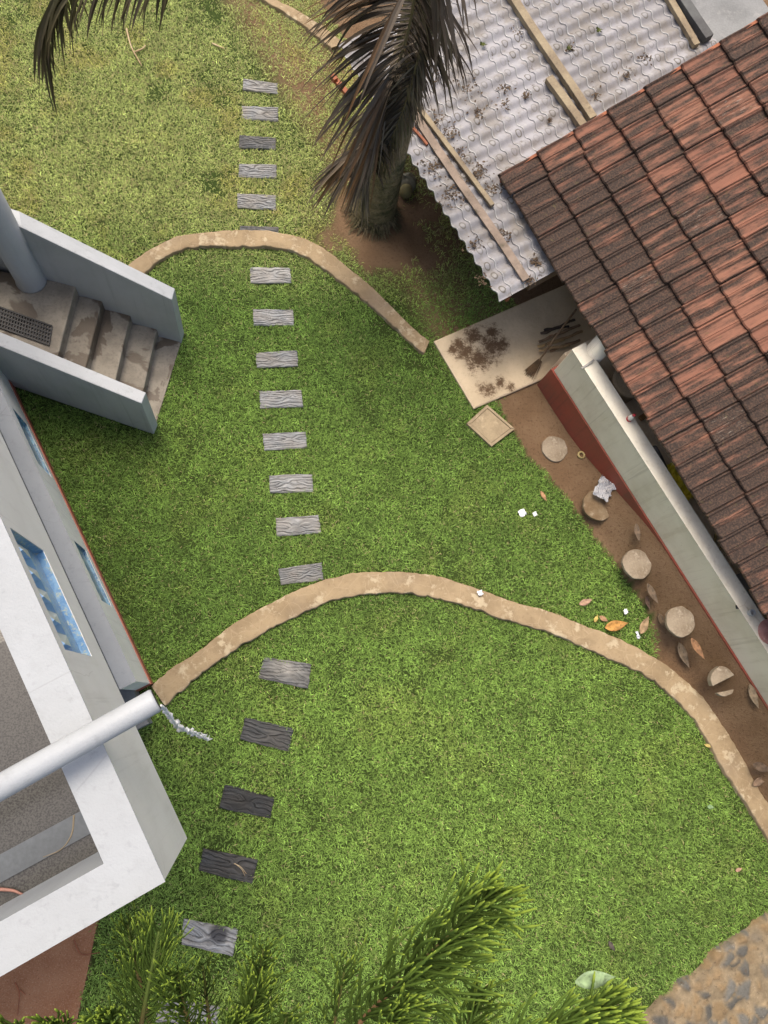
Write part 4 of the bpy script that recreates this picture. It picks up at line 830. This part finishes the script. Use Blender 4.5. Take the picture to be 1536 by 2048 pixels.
spray(P(395, 2110, Z - .2), P(352, 1948, Z + .05), 108, .27, 6, 0.0039, .45, 3)
spray(P(430, 2130, Z - .5), P(405, 1930, Z - .3), 48, .25, 7, 0.0036, .4, 3, tone=.7)
spray(P(500, 2100, Z - .3), P(527, 1900, Z - .05), 99, .27, 8, 0.0039, .45, 3)
spray(P(470, 2130, Z), P(515, 1970, Z + .1), 86, .25, 9, 0.0041, .5, 3)
spray(P(420, 2150, Z + .1), P(478, 2035, Z + .25), 81, .24, 10, 0.0042, .5, 3, tone=1.15)
spray(P(540, 2160, Z), P(575, 2030, Z + .15), 54, .25, 11, 0.0042, .5, 3)
spray(P(150, 2140, Z), P(110, 2045, Z + .2), 121, .27, 12, 0.0046, .6, 3)
spray(P(240, 2140, Z), P(215, 2025, Z + .2), 121, .26, 13, 0.0046, .5, 3)
spray(P(930, 2170, Z - .2), P(1215, 2020, Z), 204, .38, 14, 0.0075, .45, 3)
spray(P(900, 2160, Z - .4), P(955, 1985, Z - .2), 67, .34, 15, 0.0056, .4, 3)
spray(P(40, 2150, Z), P(25, 2050, Z + .2), 81, .24, 16, 0.0046, .5, 3)

# ------------------------------------------------------------------ leaves, scraps and small things
def leaf(name, p, length, ang, wid, c, label, cat='leaf', curl=.25, z=.02, group=None, tilt=0.0, mat=None):
    """one leaf: pointed oval with a midrib fold and curled margin"""
    mb = MB(); n = 12; vs = []; d = np.array([math.cos(ang), math.sin(ang), 0]); s_ = np.array([-d[1], d[0], 0]); rr = np.random.default_rng(int(abs(p[0]) * 1000) % 9999)
    for i in range(n + 1):
        f_ = i / n; w_ = wid * math.sin(PI * min(1, f_ * 1.02 + .02))**.8 * (1.15 - .5 * f_) + .001
        cz = length * curl * ((f_ - .45)**2) + tilt * f_
        for k in (-1, -.5, 0, .5, 1): vs.append(p + d * length * (f_ - .5) + s_ * w_ * k * .5 * (1 - abs(curl) * .4) + np.array([0, 0, z + cz + abs(k) * w_ * abs(curl) * .5 + rr.normal(0, .0015)]))
    fs = [(i * 5 + k, i * 5 + k + 1, i * 5 + 6 + k, i * 5 + 5 + k) for i in range(n) for k in range(4)]
    mb.add(vs, fs); o = mb.build(name, mat or mottled('leaf_colour', [c, tuple(q * .6 for q in c), tuple(q * .35 for q in c)], 14, .65, .003, 80), smooth=True)
    sm = o.modifiers.new('thickness', 'SOLIDIFY'); sm.thickness = .0015
    return tag(o, label, cat, group)
LEAVES = [  # px, py, length px, image angle deg (up = +), width ratio, colour, label
 (1087, 993, 24, -60, .42, (.42, .24, .12), 'small tan leaf on the grass above the white paper scraps'),
 (1171, 1204, 30, 20, .5, (.40, .26, .17), 'pinkish tan leaf alone on the grass above the lower kerb'),
 (1192, 1237, 17, 65, .5, (.55, .42, .12), 'small yellow leaf left of the orange leaf'),
 (1207, 1238, 20, -30, .6, (.40, .24, .13), 'tan crumpled leaf touching the orange leaf'),
 (1232, 1251, 50, 12, .5, (.50, .26, .07), 'large bright orange leaf beside the lower kerb'),
 (1288, 1250, 40, 65, .5, (.36, .25, .14), 'curled pale brown leaf at the edge of grass and soil'),
 (1304, 1188, 44, -62, .4, (.16, .115, .075), 'dull brown leaf between two concrete discs'),
 (1295, 1206, 28, -75, .4, (.20, .13, .09), 'small brown leaf tucked under the dull brown one'),
 (1324, 1244, 36, -65, .45, (.15, .105, .065), 'dark leaf touching the side of a clean disc'),
 (1366, 1311, 52, -68, .42, (.20, .15, .10), 'long grey-brown leaf between the clean and the broken disc'),
 (1394, 1298, 46, -58, .38, (.30, .16, .08), 'orange-brown slim leaf below the lowest whole disc'),
 (1506, 1393, 46, -70, .42, (.30, .23, .15), 'pale tan leaf lying against the lower end of the veranda wall'),
 (1274, 1066, 36, -80, .42, (.17, .12, .08), 'grey-brown leaf just above a clean round disc'),
 (1417, 1492, 19, -20, .4, (.50, .40, .13), 'small yellowish leaf on the lower kerb edge'),
 (1477, 1739, 14, 20, .6, (.40, .25, .17), 'tiny pinkish leaf alone on the lower lawn at the right'),
 (1223, 1892, 20, -60, .5, (.09, .075, .06), 'small dark leaf on the lower lawn above the big pale leaf'),
 (1421, 1614, 14, -10, .7, (.22, .34, .16), 'small green leaf flat on the lower lawn'),
 (1523, 1535, 40, -20, .5, (.13, .09, .06), 'dark curled leaf at the right edge above the kerb'),
 (1518, 1562, 34, 30, .5, (.22, .15, .10), 'brown leaf at the right edge touching the kerb'),
]
for px, py, lpx, ang, wr, c, lab in LEAVES:
    p = P(px, py, .03); z = float(soilz(p[0], p[1])); d_ = pDIRT; on_grass = not inside(d_, np.array([p[0]]), np.array([p[1]]))[0]
    p = P(px, py, z + (.035 if on_grass else .01)); l = lpx / F * 8.6
    a = P(px + math.cos(math.radians(ang)) * 10, py - math.sin(math.radians(ang)) * 10, p[2]) - p
    p[2] = 0; leaf('fallen_leaf', p, l, math.atan2(a[1], a[0]), l * wr, c, lab, 'leaf', .3, z + (.035 if on_grass else .012), 'fallen leaves')
p = P(1190, 1958, 4.2); a = P(1218, 1954, 4.2) - p; leaf('broad_leaf', p * [1, 1, 0], .20, math.atan2(a[1], a[0]), .085, (.30, .42, .22), 'broad pale green leaf on the pine spray at the lower right', 'leaf', .12, 4.2)
MAT['paper'] = colour('white_scrap', (.75, .76, .78), .7, .3, .12)
def scrap(px, py, size, label, mat=None, name='paper_scrap', cat='litter', seed=0, grid=6, amp=.5, asp=1.0, z=None, ang=0.4):
    p = P(px, py, .03); zz = float(soilz(p[0], p[1])) + .03 if z is None else z; p = P(px, py, zz); rr = np.random.default_rng(seed); mb = MB(); g = np.linspace(-.5, .5, grid)
    ca, sa = math.cos(ang), math.sin(ang)
    vs = [(p[0] + size * (ca * a * asp - sa * b) + rr.normal(0, size * .05), p[1] + size * (sa * a * asp + ca * b) + rr.normal(0, size * .05), zz + abs(rr.normal(0, size * amp * .35))) for a in g for b in g]
    fs = [(i * grid + k, (i + 1) * grid + k, (i + 1) * grid + k + 1, i * grid + k + 1) for i in range(grid - 1) for k in range(grid - 1)]
    mb.add(vs, fs); o = mb.build(name, mat or MAT['paper']); sm = o.modifiers.new('thickness', 'SOLIDIFY'); sm.thickness = .0015; return tag(o, label, cat)
scrap(1044, 1026, .075, 'torn white scrap, left of two on the middle lawn', seed=1)
scrap(1070, 1028, .045, 'small white scrap, right of two on the middle lawn', seed=2, amp=.2)
scrap(1275, 1270, .075, 'thin curled white scrap beside the curled pale brown leaf', seed=3, asp=.4, ang=.2)
scrap(1251, 1223, .05, 'torn whitish scrap on the grass above the orange leaf', seed=4)
scrap(960, 1186, .055, 'crumpled pale foil scrap on the lower kerb', seed=6, z=.085)
t = NT('newsprint'); v = t.coord(); wv = t.n('TexWave'); t.set(wv.inputs['Vector'], v); wv.inputs['Scale'].default_value = 26; wv.inputs['Distortion'].default_value = 6
c = t.mix(t.ramp(wv.outputs['Fac'], .55, .8), (.52, .52, .53), (.14, .14, .16)); np_ = t.done(c, .8, .2)
scrap(1208, 978, .24, 'crumpled grey newspaper sheet on the soil against the red plinth', np_, 'newspaper', 'newspaper', 7, 9, .28, .8, ang=-.5)
mb = MB(); p = P(1160, 912, .03); z = float(soilz(p[0], p[1])); aa = np.linspace(0, 2 * PI, 25); mb.tube(np.c_[p[0] + .035 * np.cos(aa), p[1] + .035 * np.sin(aa), np.full(25, z + .014)], .013, 8); tag(mb.build('brass_ring', colour('ring_yellow', (.42, .33, .14), .5), smooth=True), 'small yellowish ring on the soil right of the first disc', 'ring')
def sticks(paths, name, mat, label, cat, rad=.008, group=None):
    mb = MB()
    for pa in paths: mb.tube(smooth_path([P(*q) for q in pa], 14), np.linspace(rad, rad * .5, 14).tolist(), 6)
    return tag(mb.build(name, mat, smooth=True), label, cat, group)
sticks([[(253, 58, .03), (262, 95, .04), (284, 132, .04)], [(269, 104, .04), (285, 98, .05), (291, 90, .05)]], 'dry_twig', MAT['twig'], 'pale forked twig on the far lawn near the left frond', 'twig', .012)
sticks([[(425, 87, .03), (438, 93, .04), (449, 97, .04)]], 'dry_twig', MAT['twig'], 'short pale stick on the far lawn above the slab row', 'twig', .012)
sticks([[(468, 1727, .04), (482, 1733, .05), (493, 1748, .04)], [(470, 1727, .045), (484, 1738, .045), (490, 1752, .04)]], 'dry_straw', MAT['twig'], 'yellow straw lying on a charcoal slab', 'straw', .004)
sticks([[(148, 1880, .03), (160, 1912, .03), (200, 1905, .03)]], 'root_strand', MAT['red_timber'], 'thin curved root on the red path near the house corner', 'root', .006)
sticks([[(30, 1965, .03), (40, 1985, .03), (35, 2030, .03)], [(40, 1980, .03), (52, 1990, .03)]], 'root_strand', MAT['red_timber'], 'forked thin root on the red path near the left edge', 'root', .006)
# cables on the balcony floor
sticks([[(148, 1630, 3.37), (146, 1668, 3.37), (125, 1700, 3.37), (86, 1714, 3.37)]], 'floor_cable', colour('tan_cable', (.22, .18, .12)), 'thin tan cable curving on the dark wet balcony floor', 'cable', .006)
sticks([[(-20, 1778, 3.38), (25, 1780, 3.38), (48, 1790, 3.38)]], 'floor_hose', colour('red_hose', (.34, .17, .13)), 'reddish hose end on the balcony floor at the left edge', 'hose', .011)
# rubber mat on the porch
def doormat():
    a = P(-40, 600, .685); b = P(104, 652, .685); c_ = P(98, 690, .685); d_ = a + (c_ - b); mb = MB(); nu, nv = 26, 5; q = lambda u, v_, z: np.array(a * (1 - u) + b * u + (d_ - a) * v_) + np.array([0, 0, z])
    for i in range(nu + 1): mb.beam(q(i / nu, 0, 0), q(i / nu, 1, 0), .012, .014)
    for k in range(nv + 1): mb.beam(q(0, k / nv, .001), q(1, k / nv, .001), .014, .015)
    return mb.build('doormat', MAT['dark_plastic'])
tag(doormat(), 'black perforated rubber mat on the porch at the top of the stair', 'doormat')
# water falling from the pipe
t = NT('water_drop'); t.b.inputs['Transmission Weight'].default_value = .15; wm = t.done((.85, .87, .88), .15, .5)
mb = MB(); r = np.random.default_rng(3); key = np.array([(322, 1412, 4.40), (330, 1420, 4.2), (340, 1434, 3.8), (350, 1448, 3.3), (362, 1456, 2.7), (380, 1463, 2.0), (400, 1471, 1.1), (418, 1478, .1)])
path, rads = [], []
for k in range(420):
    f_ = k / 420 * (len(key) - 1.001); i = int(f_); q = key[i] + (key[i + 1] - key[i]) * (f_ - i)
    path.append(P(q[0] + r.normal(0, .7 + f_ * .45), q[1] + r.normal(0, .6 + f_ * .5), q[2])); rads.append(max(.0008, (.0085 - .0004 * f_) * abs(r.normal(0, .9)) if f_ > 1 else r.uniform(.004, .008)))
mb.tube(path, rads, 5)
tag(mb.build('water_trickle', wm, smooth=True), 'broken white trickle of water falling from the end of the white pipe', 'water')
# coconut and rock under the lean-to
mb = MB(); p = P(809, 392, .0); mb.lathe(p, [(.004, 0), (.045, .01), (.075, .05), (.082, .09), (.07, .14), (.04, .175), (.004, .185)], 18); tag(mb.build('coconut', mottled('coconut_husk', [(.22, .19, .08), (.16, .12, .06)], 9, .8, .006, 40), smooth=True), 'round brownish coconut on the soil beside the palm trunk', 'coconut')
mb = MB(); p = P(806, 368, .0); N1 = Noise(77); vs = []; nu, nv = 20, 10
for j in range(nv + 1):
    for i in range(nu):
        th = PI * j / nv / 2; ph = 2 * PI * i / nu; k = 1 + (N1(math.cos(ph) * 2 + 5, math.sin(ph) * 2 + j * .3 + 5) - .5) * .5; d_ = np.array([math.cos(ph) * math.sin(th) * .17, math.sin(ph) * math.sin(th) * .12, math.cos(th) * .13]) * k; vs.append(p + d_)
mb.add(vs, [(j * nu + i, (j + 1) * nu + i, (j + 1) * nu + (i + 1) % nu, j * nu + (i + 1) % nu) for j in range(nv) for i in range(nu)]); tag(mb.build('field_stone', mottled('lichen_rock', [(.28, .26, .19), (.16, .15, .10)], 6, .9, .01, 30), smooth=True), 'pale rough stone at the foot of the lean-to behind the coconut', 'stone')
mb = MB(); 
for a_, b_ in (((664, 152), (712, 208)), ):
    for k in range(4):
        u0, u1 = k / 4, k / 4 + .16; p = lambda u: P(a_[0] + (b_[0] - a_[0]) * u, a_[1] + (b_[1] - a_[1]) * u, .3); mb.beam(p(u0), p(u1), .06, .05)
mb.beam(P(664, 152, .26), P(712, 208, .26), .07, .03)
tag(mb.build('red_batten', MAT['red_timber']), 'reddish notched batten on the soil behind the palm fronds', 'batten')
# firewood, broom, veranda things
GW = 'split sticks in the wood pile'
wood = [((1082, 668), (1150, 640), .035, 'uppermost dark stick of the split wood pile'), ((1088, 660), (1138, 652), .03, 'short black stick near the top of the split wood pile'), ((1078, 684), (1160, 650), .035, 'long brown stick in the middle of the split wood pile'), ((1076, 694), (1130, 678), .03, 'pale yellow stick at the outer end of the split wood pile'), ((1090, 690), (1165, 662), .03, 'tan stick crossing the split wood pile'), ((1078, 700), (1140, 690), .035, 'light stick along the lower side of the split wood pile'), ((1100, 702), (1160, 680), .03, 'lowest stick of the split wood pile beside the veranda wall'), ((1092, 676), (1120, 666), .03, 'shortest chip on the split wood pile')]
wcol = [(.10, .075, .055), (.05, .04, .035), (.20, .14, .09), (.42, .30, .15), (.33, .23, .13), (.38, .27, .15), (.24, .16, .1), (.30, .17, .09)]
for k, (a_, b_, w_, lab) in enumerate(wood):
    mb = MB(); z = .07 + .018 * (k % 3); p, q_ = P(*a_, z), P(*b_, z + .01 * (k % 2)); n = 8; vs = []; d_ = unit(q_ - p); u_ = unit(np.cross(d_, [0, 0, 1.]))
    for i in range(n):
        c_ = p + (q_ - p) * i / (n - 1) + u_ * (NZ(i * .8, k * 3) - .5) * .02; hw = w_ * (.4 + .25 * NZ(i * .9, k * 5))
        vs += [c_ - u_ * hw, c_ + np.array([0, 0, hw * .7]), c_ + u_ * hw, c_ - np.array([0, 0, hw * .5])]
    mb.add(vs, [(i * 4 + j, i * 4 + (j + 1) % 4, i * 4 + 4 + (j + 1) % 4, i * 4 + 4 + j) for i in range(n - 1) for j in range(4)] + [(3, 2, 1, 0), (4 * n - 4, 4 * n - 3, 4 * n - 2, 4 * n - 1)])
    tag(mb.build('firewood_stick', mottled('split_wood', [wcol[k], tuple(v_ * .55 for v_ in wcol[k])], 8, .9, .004, 40)), lab, 'firewood', GW)
bm = empty('broom', P(1064, 745, .05), 'old broom leaning over the wood pile with its head by the veranda wall', 'broom')
mb = MB(); mb.tube([P(1078, 722, .12), P(1110, 675, .3), P(1153, 618, .55)], .012, 8); mb.build('handle', mottled('broom_stick', [(.24, .17, .10), (.15, .1, .06)], 8, .7, .003, 40), bm, smooth=True)
mb = MB(); a = P(1080, 720, .13); b = P(1054, 752, .05); r = np.random.default_rng(6); dd_ = unit(b - a); sx_ = unit(np.cross(dd_, [0, 0, 1.]))
for k in range(70): o_ = sx_ * r.normal(0, .03) + np.array([0, 0, r.normal(0, .012)]); mb.tube([a + o_ * .4, b + o_ * 1.3 + dd_ * r.uniform(-.05, .02)], [.003, .0015], 4)
mb.build('bristles', mottled('broom_bristle', [(.16, .10, .055), (.09, .06, .035)], 9, .9, .002, 50), bm)
p = P(1236, 782, .55); bk = empty('clay_tub', p, 'round tan lidded tub on the veranda floor behind the wall', 'tub')
mb = MB(); mb.lathe(p, [(.14, 0), (.165, .03), (.175, .16), (.18, .24), (.19, .25), (.19, .262)], 36); mb.build('body', mottled('tan_plastic', [(.36, .28, .18), (.29, .22, .14)], 5, .6, .003, 40), bk, smooth=False)
mb = MB(); mb.lathe(p + [0, 0, .262], [(.185, 0), (.185, .012), (.15, .02), (.14, .014), (.01, .016)], 36); mb.build('lid', mottled('tan_lid', [(.40, .32, .21), (.33, .26, .17)], 4, .6, .003, 40), bk)
p = P(1257, 839, .98); bt = empty('plastic_bottle', p, 'small white bottle with red cap and red base on top of the veranda wall', 'bottle')
RED = colour('red_plastic', (.50, .035, .05), .4, .5, .2)
mb = MB(); mb.lathe(p + [0, 0, .028], [(.026, 0), (.027, .02), (.027, .05), (.018, .07), (.011, .075), (.011, .085)], 18); mb.build('body', colour('bottle_white', (.72, .70, .64), .35, .5, .1), bt, smooth=True)
mb = MB(); mb.lathe(p, [(.03, 0), (.031, .02), (.028, .028)], 18); mb.build('base', RED, bt); mb = MB(); mb.lathe(p + [0, 0, .113], [(.015, 0), (.015, .02), (.012, .022)], 16); mb.build('cap', RED, bt)
mb = MB(); mb.beam(P(1280, 838, .60), P(1318, 812, .60), .06, .03); tag(mb.build('wooden_board', mottled('ochre_board', [(.30, .17, .07), (.22, .12, .05)], 5, .7, .003, 30), bevel=.004), 'ochre board on the veranda floor under the tile edge, near the white bottle', 'board')
mb = MB(); a = P(1308, 896, .86); b = P(1330, 946, .59); mb.tube(smooth_path([a, (a + b) / 2 + [.01, .01, 0], b, b + [.06, .0, -.02]], 14), [.034, .036, .037, .037, .038, .038, .04, .042, .045, .047, .047, .045, .04, .025], 12); tag(mb.build('rubber_boot', mottled('grey_rubber', [(.10, .10, .10), (.16, .15, .14)], 6, .6, .003, 30), smooth=True), 'dark grey rubber boot standing inside the veranda by the yellow sheet', 'boot')
YM = NT('yellow_plastic'); v = YM.coord(); c = YM.mix(YM.ramp(YM.noise(v, 6, 4), .3, .7), (.85, .72, .07), (.66, .56, .05)); ym = YM.done(c, .3, .5)
scrap(1358, 962, .36, 'crumpled glossy yellow plastic sheet on the veranda floor behind the wall', ym, 'plastic_sheet', 'plastic sheet', 12, 12, .5, 1.15, z=.60, ang=-1.0)
for k, (a_, b_, lab) in enumerate((((1424, 1100), (1433, 1066), 'shorter bamboo stick on the veranda floor below the yellow sheet'), ((1432, 1112), (1447, 1088), 'longer bamboo stick leaning under the tile edge below the yellow sheet'))):
    mb = MB(); mb.tube(smooth_path([P(*a_, .58), P(*b_, .66)], 6), .014, 8); tag(mb.build('bamboo_stick', colour('bamboo_skin', (.42, .32, .12), .5), smooth=True), lab, 'stick', 'bamboo sticks on the veranda')
mb = MB(); p = P(1538, 1264, .98); mb.lathe(p - [0, 0, .42], [(.06, 0), (.08, .05), (.11, .3), (.12, .38), (.13, .40), (.125, .43), (.10, .43)], 30); pot = tag(mb.build('flower_pot', mottled('mottled_red_pot', [(.46, .24, .21), (.34, .16, .14), (.52, .36, .31)], 9, .8, .006, 40)), 'mottled pink-red round pot at the lower end of the veranda wall', 'pot')
mb = MB(); q = [P(1470, 1150, .62), P(1500, 1140, .62), P(1540, 1205, .62), P(1508, 1220, .62)]; lquad(mb, q[0], q[1], q[2], q[3], .012); tag(mb.build('metal_sheet', mottled('grey_sheet_metal', [(.34, .34, .34), (.22, .22, .22)], 5, .4, .004, 20)), 'dull grey metal sheet leaning inside the veranda near the red pot', 'metal sheet')
mb = MB(); p = [P(q_[0], q_[1], .06) for q_ in ((1505, 1478), (1545, 1462), (1560, 1515), (1522, 1512), (1508, 1500))]; mb.prism([v_[:2] for v_ in p], -.03, .06); tag(mb.build('concrete_chunk', MAT['disc'], bevel=.012), 'pale broken concrete piece at the right edge beside the kerb', 'rubble')
